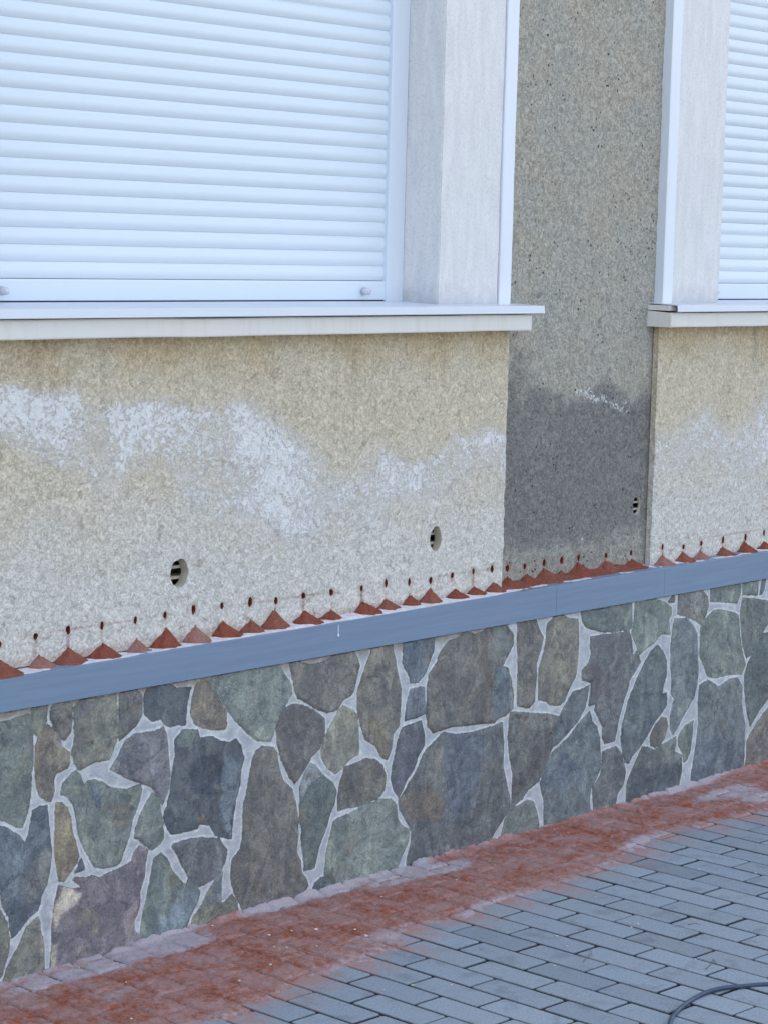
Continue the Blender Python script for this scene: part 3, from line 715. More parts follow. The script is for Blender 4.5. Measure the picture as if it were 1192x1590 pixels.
# =================================================================== STONE PLINTH
OFF = dict(A=(0,1060,4.768), B=(0,1290,4.768), C=(200,1030,4.768), D=(200,1230,4.768), E=(400,980,4.768), F=(400,1170,4.768),
           G=(600,940,4.768), H=(600,1120,4.768), I=(780,910,5.418), J=(780,1090,5.418), K=(972,880,5.418), L=(972,1040,5.418))
g_ = (110,118,112); b_ = (104,98,94); u_ = (92,104,118); t_ = (122,119,106); d_ = (82,88,98); r_ = (118,104,92); p_ = (126,110,120); gd = (94,104,104)
ST = [
('A',g_,[(-200,310),(60,290),(215,235),(240,250),(248,400),(250,560),(240,680),(232,850),(210,960),(170,1075),(120,1070),(60,1030),(-200,990)]),
('A',t_,[(240,215),(240,185),(355,165),(350,290),(320,340),(280,395),(262,370),(255,290)]),
('A',b_,[(385,185),(520,155),(540,170),(535,290),(525,370),(485,425),(450,400),(405,330),(380,270)]),
('A',r_,[(355,310),(400,360),(450,430),(465,480),(515,520),(525,590),(510,630),(420,675),(405,720),(405,820),(385,880),(360,880),(300,840),(275,760),(265,600),(272,470),(290,410),(320,350)]),
('A',t_,[(605,125),(740,118),(865,85),(872,200),(878,400),(850,490),(820,570),(700,590),(610,640),(590,645),(560,600),(535,520),(560,420),(555,300),(555,190)]),
('A',b_,[(892,85),(1010,55),(1060,100),(1055,240),(1020,310),(960,370),(887,430),(887,250)]),
('C',d_,[(120,250),(140,190),(290,150),(370,190),(465,180),(440,300),(430,400),(425,460),(370,455),(320,470),(290,465),(245,415),(180,430),(125,380)]),
('C',r_,[(545,125),(590,135),(620,190),(680,280),(725,360),(735,450),(725,490),(620,492),(530,470),(490,440),(465,370),(475,260),(500,170)]),
('C',g_,[(640,190),(690,178),(725,190),(790,165),(830,115),(870,60),(1000,15),(1113,0),(1163,92),(1203,142),(1215,222),(1178,292),(1128,362),(1100,442),(1073,522),(1055,578),(960,572),(890,520),(800,430),(740,350),(690,260),(650,215)]),
('C',g_,[(600,130),(630,100),(750,70),(855,45),(820,110),(780,153),(710,172),(660,165),(635,180)]),
('C',(112,108,118),[(-129,783),(-74,693),(-24,583),(46,528),(196,508),(262,475),(285,530),(300,700),(310,820),(305,920),(280,980),(255,1050),(240,1020),(205,960),(175,915),(90,885),(0,855),(-50,825)]),
('A',g_,[(560,655),(600,690),(630,765),(655,735),(700,722),(760,740),(830,785),(940,797),(1045,758),(1055,790),(1040,880),(990,1010),(965,1130),(950,1180),(895,1337),(860,1358),(760,1375),(705,1365),(665,1295),(620,1207),(585,1120),(570,1000),(545,900),(500,840),(455,825),(470,750),(500,715)]),
('A',(134,116,92),[(420,890),(460,895),(505,930),(530,1020),(540,1110),(565,1190),(592,1290),(570,1350),(520,1420),(480,1478),(445,1470),(430,1390),(415,1290),(410,1190),(415,1050)]),
('B',d_,[(605,200),(635,290),(560,315),(580,280)]),
('B',u_,[(-200,-60),(50,-20),(100,15),(150,40),(190,105),(215,30),(235,-60),(245,-145),(300,-175),(350,-182),(362,-80),(372,20),(385,150),(372,300),(355,390),(310,490),(295,580),(220,650),(150,740),(95,800),(80,720),(75,650),(20,550),(10,440),(-5,360),(-200,300)]),
('B',t_,[(-200,500),(10,600),(50,680),(75,800),(70,900),(40,1000),(15,1090),(-200,1180)]),
('B',t_,[(285,640),(300,690),(300,730),(320,800),(330,900),(332,1075),(200,1110),(20,1150),(50,1050),(100,930),(150,850),(200,720)]),
('B',p_,[(440,410),(540,435),(610,430),(600,400),(545,370),(560,350),(640,355),(690,335),(740,360),(800,320),(900,280),(980,230),(1000,170),(1040,115),(1100,150),(1080,250),(1075,350),(1045,440),(1040,560),(995,680),(1000,750),(1060,790),(1070,830),(1040,900),(800,980),(640,1040),(480,1090),(370,1090),(390,850),(395,700),(410,540)]),
('C',d_,[(345,570),(400,500),(515,495),(530,555),(620,545),(690,580),(760,590),(800,562),(835,610),(860,700),(835,800),(830,900),(800,1010),(778,1150),(765,1298),(720,1293),(650,1273),(605,1200),(530,1190),(515,1225),(450,1243),(320,1268),(290,1223),(262,1143),(290,1055),(320,920),(330,800),(350,690)]),
('D',g_,[(180,10),(225,50),(240,130),(255,220),(265,300),(262,350),(220,400),(180,430),(130,400),(80,350),(50,340),(60,260),(100,150)]),
('D',(96,98,104),[(330,390),(420,360),(540,340),(680,350),(700,390),(735,430),(725,510),(690,580),(640,640),(560,690),(530,705),(470,660),(430,600),(390,520),(360,450),(325,410)]),
('D',gd,[(245,455),(290,500),(320,580),(380,650),(430,700),(445,650),(500,700),(535,740),(510,830),(460,930),(430,1020),(330,1090),(200,1130),(120,1140),(90,1030),(110,900),(150,750),(165,640),(190,500)]),
('D',t_,[(700,590),(690,700),(690,830),(720,820),(765,760),(795,800),(830,930),(700,980),(560,1030),(460,1030),(480,940),(540,850),(590,740),(640,660)]),
('D',b_,[(990,-334),(1075,-328),(1100,-290),(1114,-186),(1144,-86),(1215,-16),(1244,94),(1254,214),(1259,314),(1244,454),(1274,504),(1284,594),(1324,654),(1334,699),(1274,790),(1150,860),(1000,910),(870,920),(800,770),(768,690),(762,600),(775,495),(830,430),(850,330),(850,200),(856,90),(885,-24),(900,-124),(920,-234),(950,-304)]),
('E',(98,92,94),[(270,545),(340,550),(420,590),(505,655),(500,770),(465,870),(410,930),(370,1000),(320,1080),(280,1130),(240,1080),(180,950),(150,830),(145,720),(165,640),(200,580)]),
('E',b_,[(240,250),(290,220),(340,245),(420,250),(520,220),(560,185),(700,140),(740,190),(760,260),(740,350),(720,440),(700,475),(640,510),(600,580),(520,605),(450,580),(370,530),(300,495),(280,440),(265,340)]),
('E',(114,107,98),[(850,135),(1000,95),(1020,200),(1040,320),(1065,430),(1060,600),(1050,700),(1010,760),(1000,850),(965,955),(920,930),(880,850),(800,800),(770,700),(745,580),(745,450),(780,330),(820,220)]),
('E',t_,[(640,555),(720,590),(745,640),(755,760),(755,910),(690,950),(640,1010),(580,1060),(520,1010),(480,940),(475,880),(510,770),(560,670),(600,600)]),
('F',b_,[(770,60),(800,40),(880,50),(930,90),(955,180),(945,270),(910,320),(820,370),(730,400),(660,405),(600,430),(600,330),(620,200),(650,110),(700,85)]),
('F',gd,[(490,165),(560,220),(590,280),(575,370),(540,450),(515,550),(480,640),(450,740),(425,850),(350,870),(345,760),(325,640),(335,580),(315,500),(315,390),(380,270),(430,200)]),
('F',(128,134,138),[(400,75),(430,90),(480,150),(420,190),(370,270),(318,370),(320,250),(350,160)]),
('F',g_,[(590,490),(700,440),(800,390),(900,345),(990,340),(1030,380),(1040,490),(1070,540),(1130,570),(1120,650),(1070,760),(1035,865),(900,940),(620,1030),(590,1000),(580,930),(500,910),(510,780),(540,620),(565,510)]),
('F',d_,[(430,960),(480,920),(580,930),(615,1030),(480,1060),(400,1030)]),
('H',(90,92,106),[(120,50),(200,20),(260,0),(285,100),(285,180),(250,240),(210,350),(150,450),(100,570),(60,510),(38,430),(45,340),(70,250),(80,180),(95,120)]),
('G',u_,[(130,290),(240,250),(360,240),(355,330),(320,430),(290,510),(240,570),(185,575),(160,500),(120,430),(125,350)]),
('G',(92,98,112),[(180,625),(260,605),(285,610),(285,700),(290,800),(230,830),(140,855),(150,740)]),
('G',b_,[(580,190),(620,200),(660,220),(710,200),(770,150),(880,140),(940,210),(950,280),(910,360),(860,455),(900,465),(930,560),(945,660),(940,760),(880,820),(840,830),(800,870),(700,875),(590,890),(500,895),(430,915),(350,945),(305,890),(300,760),(305,600),(320,510),(375,430),(400,350),(460,270),(540,240)]),
('G',b_,[(975,110),(1105,90),(1130,170),(1165,240),(1140,340),(1110,440),(1115,520),(1100,650),(1100,710),(1060,760),(970,745),(970,560),(975,400),(970,250)]),
('H',(94,96,100),[(430,80),(450,90),(520,100),(640,85),(790,40),(860,10),(870,150),(865,340),(890,450),(915,560),(920,640),(870,720),(800,830),(750,930),(600,1000),(460,1040),(170,1100),(150,1060),(185,900),(190,810),(140,720),(100,650),(95,590),(150,500),(220,380),(290,220),(360,150)]),
('I',(116,108,98),[(380,320),(440,260),(500,240),(560,275),(640,280),(645,420),(640,600),(620,760),(560,880),(525,970),(480,1005),(400,1000),(370,970),(305,955),(310,830),(310,690),(350,560),(370,440)]),
('I',(106,114,112),[(660,200),(720,215),(900,185),(960,145),(1095,110),(1095,350),(1060,365),(900,385),(850,385),(710,350),(680,310)]),
('I',(100,100,104),[(745,430),(850,412),(950,405),(1070,378),(1090,450),(1105,590),(1135,550),(1170,640),(1110,740),(1075,790),(1060,860),(1030,950),(1000,1060),(975,1165),(950,1305),(860,1325),(842,1275),(845,1190),(815,1120),(778,1045),(790,990),(725,1012),(748,900),(750,812),(672,790),(672,710),(730,640),(750,575),(740,500)]),
('J',(104,104,104),[(70,85),(200,95),(390,105),(495,130),(470,190),(450,270),(430,370),(385,480),(350,570),(310,670),(220,740),(170,820),(80,890),(90,600),(60,440),(50,300),(60,150)]),
('I',(92,98,108),[(735,838),(722,940),(702,1025),(640,1140),(560,1230),(480,1320),(430,1350),(455,1250),(490,1130),(500,1060),(540,990),(600,890),(680,870)]),
('J',(92,102,110),[(740,80),(760,170),(800,215),(820,300),(830,420),(830,560),(790,650),(750,720),(735,830),(745,965),(600,1030),(355,1090),(350,830),(320,690),(350,580),(385,490),(430,420),(560,300),(650,180)]),
('J',g_,[(210,830),(260,840),(290,920),(310,1030),(290,1105),(100,1160),(-20,1190),(20,1000),(70,910),(150,870)]),
('J',(102,104,108),[(845,420),(900,400),(960,375),(1000,430),(1025,520),(1040,600),(1020,700),(970,780),(950,900),(900,935),(770,960),(765,850),(760,720),(830,620),(840,520)]),
('L',(92,102,108),[(270,-207),(320,-150),(345,-70),(345,60),(318,140),(308,212),(345,195),(350,300),(290,385),(240,445),(180,560),(120,650),(50,735),(25,790),(-5,780),(-30,691),(-40,571),(-32,481),(-5,371),(30,240),(90,90),(150,-40),(210,-150)]),
('K',g_,[(80,300),(150,295),(210,265),(330,300),(385,345),(385,400),(360,450),(370,500),(375,570),(300,560),(240,640),(170,690),(120,740),(90,660),(50,560),(70,470)]),
('K',b_,[(360,290),(400,235),(415,260),(410,300),(370,305)]),
('K',(112,110,106),[(440,225),(540,190),(640,200),(690,250),(700,330),(680,400),(640,490),(580,450),(500,415),(440,400)]),
('L',(98,106,112),[(410,-427),(510,-430),(570,-370),(600,-300),(605,-160),(610,-10),(600,130),(575,230),(520,330),(450,465),(400,555),(375,510),(375,390),(400,280),(412,245),(380,200),(388,100),(378,-60),(378,-200),(395,-330)]),
('K',g_,[(715,165),(850,135),(970,120),(965,240),(940,305),(860,300),(715,290)]),
('K',g_,[(980,120),(1120,100),(1110,240),(1060,235),(985,235)]),
('K',u_,[(1150,115),(1180,110),(1165,200),(1150,225),(1125,240),(1135,180)]),
('K',g_,[(740,370),(800,365),(850,375),(920,390),(950,410),(960,560),(980,700),(1010,830),(975,905),(880,905),(760,935),(690,925),(650,820),(625,760),(625,520),(660,450)]),
('K',(98,104,104),[(985,265),(1070,270),(1110,275),(1200,290),(1260,300),(1200,480),(1120,600),(1050,740),(1015,770),(985,650),(970,500),(965,370)]),
('L',gd,[(1300,-330),(1150,-300),(1090,-190),(1030,-60),(1000,60),(1000,180),(1020,360),(1045,480),(1080,420),(1150,310),(1300,100)]),
('L',(100,108,112),[(620,130),(690,90),(730,110),(780,150),(870,80),(940,70),(975,130),(980,300),(1000,450),(1000,640),(990,850),(880,910),(700,975),(530,1020),(560,830),(590,640),(610,480),(610,280)]),
('L',b_,[(1300,200),(1160,370),(1100,450),(1020,600),(1015,730),(1000,820),(1060,850),(1300,800)]),
('L',g_,[(570,430),(560,560),(545,680),(520,760),(490,780),(480,700),(445,640),(445,560),(490,480)]),
('L',b_,[(300,400),(345,410),(355,470),(330,580),(300,620),(250,655),(210,640),(205,560),(240,480)]),
('L',(104,110,108),[(140,650),(180,655),(240,680),(290,640),(330,620),(420,565),(425,640),(410,690),(470,720),(475,850),(440,1010),(340,1060),(180,1120),(0,1160),(10,950),(50,850)]),
]
VEIN = [('C',.0012,[(265,520),(235,650),(150,725),(20,825)]),('H',.0003,[(230,905),(330,925),(470,970)]),('H',.0004,[(480,960),(600,790),(650,700)]),
        ('D',.0004,[(1110,590),(1060,660),(1045,720)]),('G',.0004,[(590,890),(600,820)]),('J',.0008,[(500,140),(455,270)]),('B',.0006,[(940,270),(915,310)]),
        ('F',.0004,[(145,875),(95,1010)]),('I',.0006,[(1105,650),(1070,780)])]
# patches of another colour on a stone: crop, colour, strength, noise warp, polygon
PT = [('B',(186,170,146),1,[(450,425),(540,430),(610,480),(580,580),(490,630),(405,730),(415,560)]),
      ('B',(176,160,136),1,[(395,840),(445,850),(450,920),(400,1030),(370,1050)]),
      ('B',(132,120,104),.8,[(590,600),(700,590),(730,680),(720,750),(580,710)]),
      ('B',(112,98,112),.7,[(820,320),(1060,250),(1040,560),(900,640),(820,560)]),
      ('C',(58,66,84),.85,[(500,700),(620,690),(720,760),(700,960),(600,1010),(460,960),(440,820)]),
      ('C',(104,118,132),.8,[(700,700),(840,740),(800,1000),(760,1290),(680,1180)]),
      ('C',(100,112,104),.8,[(345,570),(400,500),(500,500),(460,640),(380,650)]),
      ('C',(128,108,84),.9,[(490,1170),(550,1130),(600,1180),(560,1200),(510,1215)]),
      ('D',(112,128,142),.85,[(220,900),(300,930),(340,800),(430,740),(510,780),(440,980),(220,1130)]),
      ('D',(122,126,98),.8,[(245,455),(300,520),(400,660),(300,730),(290,600)]),
      ('D',(88,98,114),.85,[(640,640),(700,590),(690,830),(560,800)]),
      ('H',(112,96,86),.85,[(100,560),(300,440),(430,560),(400,720),(200,760),(120,680)]),
      ('H',(84,92,108),.9,[(415,80),(600,90),(720,120),(700,400),(620,640),(500,780),(470,600),(410,450)]),
      ('H',(120,116,108),.6,[(290,210),(410,110),(400,460),(250,420)]),
      ('G',(88,100,114),.9,[(800,450),(920,465),(945,760),(800,840)]),
      ('G',(112,104,102),.7,[(460,290),(600,190),(700,220),(660,370),(590,460),(520,410)]),
      ('G',(98,86,82),.8,[(680,380),(760,380),(800,600),(780,850),(640,860),(700,560)]),
      ('G',(100,112,108),.7,[(780,150),(900,140),(940,280),(860,440),(790,330)]),
      ('L',(74,84,96),.85,[(60,830),(300,800),(475,740),(440,1010),(0,1150)]),
      ('L',(82,94,112),.8,[(530,1000),(560,840),(1000,700),(990,850)]),
      ('L',(90,100,116),.8,[(590,560),(990,580),(990,720),(580,800)]),
      ('A',(112,102,112),.7,[(600,125),(740,118),(680,240),(560,260)]),
      ('A',(92,106,124),.8,[(640,730),(750,720),(770,860),(740,1000),(660,870)]),
      ('A',(124,106,90),.6,[(840,900),(980,880),(960,1050),(860,1060)]),
      ('I',(88,82,90),.7,[(672,700),(740,640),(900,760),(780,1000),(740,820)]),
      ('J',(86,82,86),.7,[(270,250),(450,200),(400,450),(200,720),(90,840),(110,600),(230,540)]),
      ('J',(84,98,120),.7,[(360,560),(500,400),(700,600),(500,720),(340,700)]),
      ('E',(128,112,86),.7,[(800,680),(900,640),(980,820),(950,950),(880,850)]),
      ('B',(86,100,116),.6,[(-50,50),(160,80),(180,500),(90,780),(30,400)]),
      ('B',(108,104,100),.6,[(250,150),(380,100),(360,380),(200,640),(180,400)])]
def W0(c, p):
    ox, oy, s = OFF[c]; return on_wall(ox+p[0]/s, oy+p[1]/s, -.004)
def plinth():
    xa = np.concatenate([np.arange(.0, 3.15, .03), np.arange(3.15, 6.95, .0042), np.arange(6.95, 10, .03)])
    za = np.concatenate([[-.06], np.arange(-.01, .6225, .0042), [.6185]])
    X, Z = np.meshgrid(xa, za); sh = X.shape
    sd = np.full(sh, -.05); ID = np.zeros(sh, int); d2 = np.full(sh, -.05)
    cols = [np.array(srgb(120, 120, 118)[:3])]
    def seg(X, Z, P, closed=True):
        d = np.full(X.shape, 9.); ins = np.zeros(X.shape, bool); n = len(P)
        for i in range(n if closed else n-1):
            ax, az = P[i]; bx, bz = P[(i+1) % n]
            ex, ez = bx-ax, bz-az; l = ex*ex+ez*ez+1e-12
            t = np.clip(((X-ax)*ex+(Z-az)*ez)/l, 0, 1)
            d = np.minimum(d, (X-ax-t*ex)**2+(Z-az-t*ez)**2)
            if closed:
                c = ((az > Z) != (bz > Z)) & (X < ex*(Z-az)/(bz-az+1e-12)+ax)
                ins ^= c
        return np.sqrt(d), ins
    # the far sides, out of frame: jittered cells
    cr = random.Random(3); cells = []
    for i in range(0, 60):
        for j in range(4):
            cells.append((i*.17+cr.uniform(0, .13), j*.17+cr.uniform(0, .13), len(cols))); 
            q = cr.choice([g_, b_, u_, t_, d_, gd]); cols.append(np.array(stc(q)[:3]))
    mo = (X < 3.24) | (X > 6.68)
    Xo, Zo = X[mo], Z[mo]; f1 = np.full(Xo.shape, 9.); f2 = f1.copy(); io = np.zeros(Xo.shape, int)
    for (cx, cz, k) in cells:
        d = np.hypot(Xo-cx, (Zo-cz)*.8); n = d < f1
        f2 = np.where(n, f1, np.minimum(f2, d)); io = np.where(n, k, io); f1 = np.where(n, d, f1)
    s = (f2-f1)/2-.008
    sd[mo] = s; ID[mo] = io
    for (c, col, P) in ST:
        Q = [W0(c, p) for p in P]; k = len(cols); cols.append(np.array(stc(col)[:3])*cr.uniform(.9, 1.12))
        q = np.array(Q); m = .03
        ia = np.searchsorted(xa, q[:, 0].min()-m); ib = np.searchsorted(xa, q[:, 0].max()+m)
        ja = np.searchsorted(za, q[:, 1].min()-m); jb = np.searchsorted(za, q[:, 1].max()+m)
        if ib <= ia or jb <= ja: continue
        sx, sz = X[ja:jb, ia:ib], Z[ja:jb, ia:ib]
        d, ins = seg(sx, sz, Q); s = np.where(ins, d, -d)
        cur = sd[ja:jb, ia:ib]; idc = ID[ja:jb, ia:ib]
        n = s > cur
        d2[ja:jb, ia:ib] = np.maximum(d2[ja:jb, ia:ib], np.minimum(s, cur))
        sd[ja:jb, ia:ib] = np.where(n, s, cur); ID[ja:jb, ia:ib] = np.where(n, k, idc)
    sdv = sd.copy()
    for (c, w, P) in VEIN:
        Q = [W0(c, p) for p in P]; q = np.array(Q)
        ia = np.searchsorted(xa, q[:, 0].min()-.02); ib = np.searchsorted(xa, q[:, 0].max()+.02)
        ja = np.searchsorted(za, q[:, 1].min()-.02); jb = np.searchsorted(za, q[:, 1].max()+.02)
        d, _ = seg(X[ja:jb, ia:ib], Z[ja:jb, ia:ib], Q, False)
        sdv[ja:jb, ia:ib] = np.minimum(sdv[ja:jb, ia:ib], d-w)
    cl = np.array(cols)[ID]
    Xw = X+(fbm(X*22, Z*22, 101)-.5)*.035; Zw = Z+(fbm(X*22, Z*22, 102)-.5)*.035
    for (c, col, st, P) in PT:
        Q = [W0(c, p) for p in P]
        d, ins = seg(Xw, Zw, Q); s = np.where(ins, d, -d)
        k = (sst(-.002, .004, s)*st)[..., None]
        cl = cl*(1-k)+np.array(stc(col)[:3])*k
    # relief: stones stand proud of the smeared joints, each with its own slight tilt and delamination steps
    rr = np.random.RandomState(4); n = len(cols)
    tx, tz, o0 = rr.normal(0, .018, n), rr.normal(0, .018, n), rr.uniform(-.001, .0035, n)
    cx = np.zeros(n); cz = np.zeros(n); cnt = np.zeros(n)
    np.add.at(cx, ID, X); np.add.at(cz, ID, Z); np.add.at(cnt, ID, 1); cx /= np.maximum(cnt, 1); cz /= np.maximum(cnt, 1)
    inb = sst(-.003, .004, sdv)
    lay = np.floor(fbm(X*9+ID*3.1, Z*9, 111, 4)*7)/7
    h = inb*(.0020+o0[ID]*.6+np.clip((X-cx[ID])*tx[ID]+(Z-cz[ID])*tz[ID], -.004, .004)+(lay-.5)*.011+(fbm(X*30, Z*30, 113)-.5)*.005)
    h += (1-inb)*(fbm(X*40, Z*40, 112, 3)-.5)*.0035
    Y = -.001-h
    wide = np.clip(-sd, 0, .05)
    tan = np.exp(-((Z-.615)/.016)**2)*(X < 5.2)
    me = gridmesh('stone_plinth', np.stack([X, Y, Z], -1), len(xa), len(za))
    setattr_(me, 'sd', sdv.ravel()); setattr_(me, 'wide', wide.ravel()); setattr_(me, 'tanm', tan.ravel())
    setattr_(me, 'col', np.concatenate([cl.reshape(-1, 3), np.ones((cl.size//3, 1))], 1))
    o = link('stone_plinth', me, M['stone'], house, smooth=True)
    tag(o, 'plinth of irregular grey green slabs with wide pale mortar joints')
    return o
plinth()
MB().box(-6, -.001, 0, .3195, -.07, ZL0-.001).box(10.001, 16, 0, .3195, -.07, ZL0-.001).box(0, 10, .02, .3193, -.07, ZL0-.0005).build('plinth_core', M['grey'], house)

# =================================================================== DUST ON THE LEDGE
# apex in the photo, relative width
CN = [(0,1023,1.3,'B'),(63.8,1016,.85,'C'),(109,1004.4,1.1,'B'),(162.8,997.6,1.05,'A'),(214.8,990.3,.75,'C'),(261,973.5,1.05,'A'),(306,969.8,.95,'C'),(348.3,962.8,1.05,'A'),
      (392.5,960.3,.9,'B'),(429.2,943.8,1.0,'B'),(475.6,947.2,1.0,'A'),(515.9,946.2,.85,'A'),(565.8,933.5,1.05,'A'),(601.2,928,.9,'B'),(638,921,.8,'A'),(670,911.8,.95,'B'),
      (708.5,915.2,.9,'A'),(737.8,909.4,.8,'A'),(768,902.5,.85,'B'),(790,894,1.0,'A'),(820,890.5,1.2,'A'),(845.5,881,1.3,'B'),(872.7,885,1.0,'B'),(899,872.5,1.45,'A'),
      (941,868,1.2,'B'),(982,867,1.3,'A'),(1030,861,1.0,'C'),(1061.5,855.6,1.0,'B'),(1089.5,852.7,.85,'C'),(1123.5,848.5,1.0,'B'),(1157.5,839.6,1.0,'A'),(1187.5,839.6,1.0,'A')]
ordn = ['first','second','third','fourth','fifth','sixth','seventh','eighth','ninth','tenth','eleventh','twelfth','thirteenth','fourteenth','fifteenth','sixteenth']
look = dict(A='rust red', B='brown red', C='pale pinkish')
def pile(px, py, w, kind, i):
    x, z = on_wall(px, py, plane_of(px)-.006); yw = plane_of(px)
    x += -.0
    zt = float(ztop(x)); h = z-zt-.002; rad = max(.032, .048*w)
    if h < .022: h = .022
    V = []; F = []; NA, NR = 36, 12; sk = random.uniform(.0, .28); ph = random.uniform(math.pi, 2*math.pi)
    V.append((x, yw-.004, zt+.001+h*.99))
    for r in range(1, NR+1):
        t = r/NR
        for a in range(NA+1):
            th_ = math.pi+math.pi*a/NA          # the half towards the street
            wob = 1+(float(fbm(np.array(math.cos(th_)*1.5+x*9), np.array(math.sin(th_)*1.5), 7))-.5)*.5*t
            rr_ = rad*t*wob*(1+sk*math.cos(th_-ph))
            X = x+math.cos(th_)*rr_; Y = yw+.004+math.sin(th_)*rr_*.95
            zz = h*(max(0, 1-t)**1.12)*(1+.06*math.sin(th_*5+x*40))
            zz += (float(fbm(np.array(X*160), np.array(Y*160), 9, 2))-.5)*.006*(1-abs(2*t-1)*.5)
            zb = zt+.0008
            if Y < -.0105: zz = max(zz, 0)*.5; Y = -.0105-(.0008*random.random())
            if r == NR: zz = -.004
            V.append((X, Y, zb+max(zz, -.004)))
    s = NA+1
    for a in range(NA): F.append((0, 1+a, 2+a))
    for r in range(NR-1):
        for a in range(NA):
            q = 1+r*s+a; F.append((q, q+s, q+s+1, q+1))
    V = [(a-x, b-(yw-.03), c-zt) for a, b, c in V]
    me = bpy.data.meshes.new('dust_pile'); me.from_pydata(V, [], F); me.update()
    bm = bmesh.new(); bm.from_mesh(me); bmesh.ops.recalc_face_normals(bm, faces=bm.faces)
    if sum(f.normal.z for f in bm.faces) < 0: bmesh.ops.reverse_faces(bm, faces=bm.faces)
    bm.to_mesh(me); bm.free()
    o = link('dust_pile', me, M['pile'+kind], smooth=True); o.location = (x, yw-.03, zt)
    n = len(CN)
    pos = ordn[i]+' from the left end' if i < n//2 else ordn[n-1-i]+' from the right end'
    size = 'wide' if w > 1.15 else 'small' if w < .9 else 'pointed'
    tag(o, f'{size} {look[kind]} dust cone on grey ledge, {pos} of row', 'dust pile', 'cones of drilling dust on the grey ledge')
for i, (px, py, w, kd) in enumerate(CN): pile(px, py, w, kd, i)
# pale powder lying between the cones, and a low ridge of red dust in front of the pier
def ledge_sheet(name, x0, x1, f, mat, label, cat):
    xs = np.arange(x0, x1, .004); ys = np.linspace(-.0105, YG-.0005, 20)
    X, Y = np.meshgrid(xs, ys); Zh = f(X, Y)
    zl = ztop(X)-.0002+(Y+.010)/(YG+.03)*.003
    me = gridmesh(name, np.stack([X, Y, zl+Zh], -1), len(xs), len(ys))
    tag(link(name, me, mat, smooth=True), label, cat, kind='stuff')
ledge_sheet('plaster_powder', 3.0, 7.4, lambda X, Y: -.0015+(-.0008+.0062*fbm(X*11, Y*25, 121)+(fbm(X*60, Y*60, 122)-.5)*.002)*sst(-.011, .006, Y), M['powder'],
            'thin white plaster powder lying on the grey ledge between the dust cones', 'powder')
def ridge(X, Y):
    e = sst(5.16, 5.26, X)*(1-sst(5.90, 5.99, X))
    y2 = (Y-.015)/(YG-.015)
    return -.003+e*(.003+.013*np.clip(y2, 0, 1)*(.5+.9*fbm(X*22, Y*12, 131)))+(fbm(X*80, Y*80, 132)-.5)*.002*e
ledge_sheet('brick_dust_ridge', 5.12, 6.02, ridge, M['pileB'], 'low ridge of red drilling dust on the ledge against the grey pier', 'dust')

# =================================================================== SMALL THINGS ON THE PAVING
def tube(name, pts, rad, mat, label, cat, sub=8, taper=False):
    P = [Vector(p) for p in pts]; Q = []
    for i in range(len(P)-1):
        p0 = P[max(i-1, 0)]; p1 = P[i]; p2 = P[i+1]; p3 = P[min(i+2, len(P)-1)]
        for k in range(sub):
            t = k/sub
            Q.append(.5*((2*p1)+(p2-p0)*t+(2*p0-5*p1+4*p2-p3)*t*t+(3*p1-p0-3*p2+p3)*t**3))
    Q.append(P[-1]); V = []; F = []; N = 12
    for i, q in enumerate(Q):
        d = (Q[min(i+1, len(Q)-1)]-Q[max(i-1, 0)]).normalized(); s = d.cross(Vector((0, 0, 1))).normalized(); u = s.cross(d)
        r = rad*((1-.7*i/len(Q)) if taper else 1)
        for a in range(N): V.append(tuple(q+(s*math.cos(2*math.pi*a/N)+u*math.sin(2*math.pi*a/N))*r))
    for i in range(len(Q)-1):
        for a in range(N): F.append((i*N+a, i*N+(a+1) % N, (i+1)*N+(a+1) % N, (i+1)*N+a))
    F += [tuple(range(N)), tuple((len(Q)-1)*N+a for a in reversed(range(N)))]
    me = bpy.data.meshes.new(name); me.from_pydata(V, [], F); me.update()
    bm = bmesh.new(); bm.from_mesh(me); bmesh.ops.recalc_face_normals(bm, faces=bm.faces); bm.to_mesh(me); bm.free()
    return tag(link(name, me, mat, smooth=True), label, cat)
cp = [(1030,1640),(1039,1592),(1048,1573.5),(1069,1555),(1093.5,1543),(1120.5,1535.6),(1157,1530.5),(1192,1528),(1260,1530),(1350,1545),(1480,1600)]
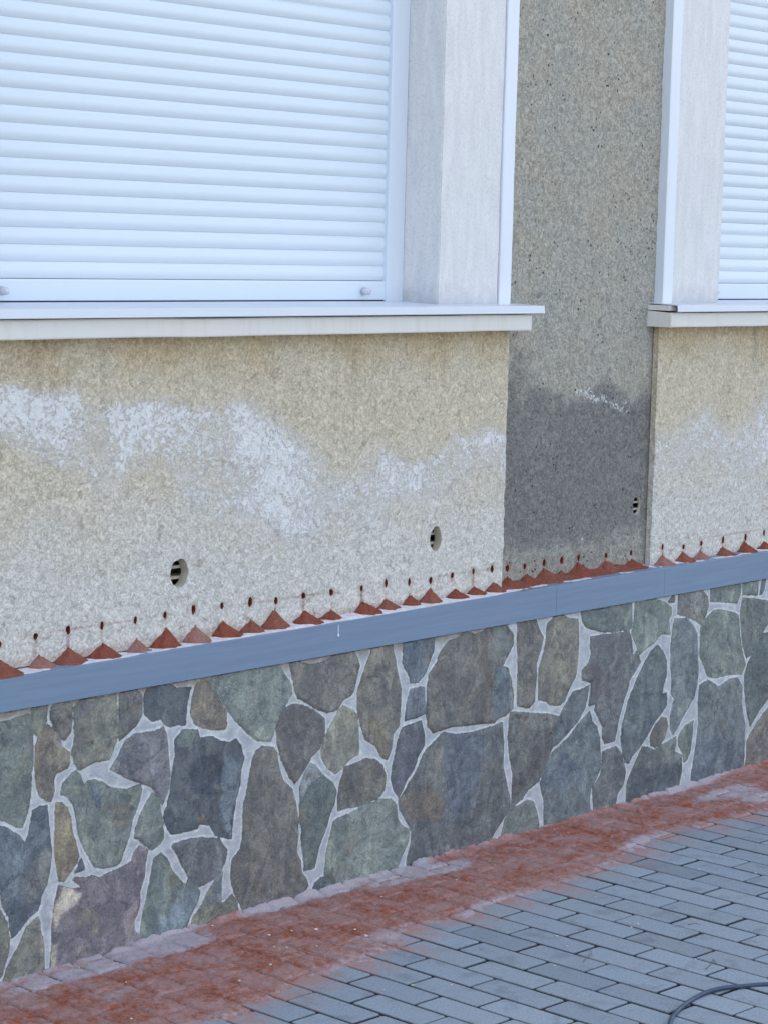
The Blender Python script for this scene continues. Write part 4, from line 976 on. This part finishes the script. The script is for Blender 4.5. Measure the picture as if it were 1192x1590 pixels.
tube('cable', [(*on_ground(a, b, .006), .0056+.0015*math.sin(i*1.7)) for i, (a, b) in enumerate(cp)], .0050, M['cable'],
     'dark grey rubber cable curving over the grey pavers at the lower right', 'cable')
for (pp, r, lb) in (([(905,1494),(912,1486),(918,1480),(911,1472)], .0011, 'tiny curled dry twig on a grey paver above the cable'),
                    ([(1095,1505),(1104,1497),(1107,1490),(1112,1497),(1118,1499)], .0012, 'tiny forked dry twig on the pavers just above the cable'),
                    ([(1068,1436),(1078,1434),(1088,1436)], .0012, 'tiny straight dry twig lying on a paver at the right')):
    tube('twig', [(*on_ground(a, b, .002), .002) for a, b in pp], r, M['twig'], lb, 'twig', 5, True)
cr_ = random.Random(11)
crumbs = [(568,1456,1.6),(491,1446,1.3),(418,1455,1.1),(453,1448,.9),(445,1474,.8),(426,1473,.8),(492,1472,.8),(420,1501,1),(551,1446,.9),(372,1526,1.1),(592,1395,.9),
          (708,1369,.8),(950,1250,.8),(196,1528,.8),(123,1505,.7),(204,1585,.9),(880,1470,1),(990,1435,.9),(860,1500,.7),(924,1393,.8),(1079,1490,.8),(700,1530,.9),(980,1440,.7),
          (330,1440,.8),(860,1290,.7),(1173,1356,.9),(1085,1350,.7),(864,1454,.8),(596,1538,.7),(640,1530,.8)]
proto = None
for (px, py, s) in crumbs:
    if proto is None:
        bm = bmesh.new(); bmesh.ops.create_icosphere(bm, subdivisions=2, radius=.0036)
        for v in bm.verts: v.co *= 1+random.uniform(-.25, .25); 
        for v in bm.verts: v.co.z *= .6
        me = bpy.data.meshes.new('plaster_crumb'); bm.to_mesh(me); bm.free(); proto = o = link('plaster_crumb', me, M['crumb'])
    else:
        o = proto.copy(); C.objects.link(o)
    x, y = on_ground(px, py, .002); dd = float(dust_density(x, y))
    o.location = (x, y, .002+.004*dd); o.scale = (s*cr_.uniform(.7, 1.2), s*.9, s*.8); o.rotation_euler = (0, 0, cr_.uniform(0, 6))
    tag(o, {1.6: 'largest white plaster crumb on the edge of the red dust', 1.3: 'elongated white plaster crumb in the red dust below the widest slab'}.get(s, 'small pale plaster crumb lying on the dusty pavers'), 'crumb', 'plaster crumbs scattered on the paving')
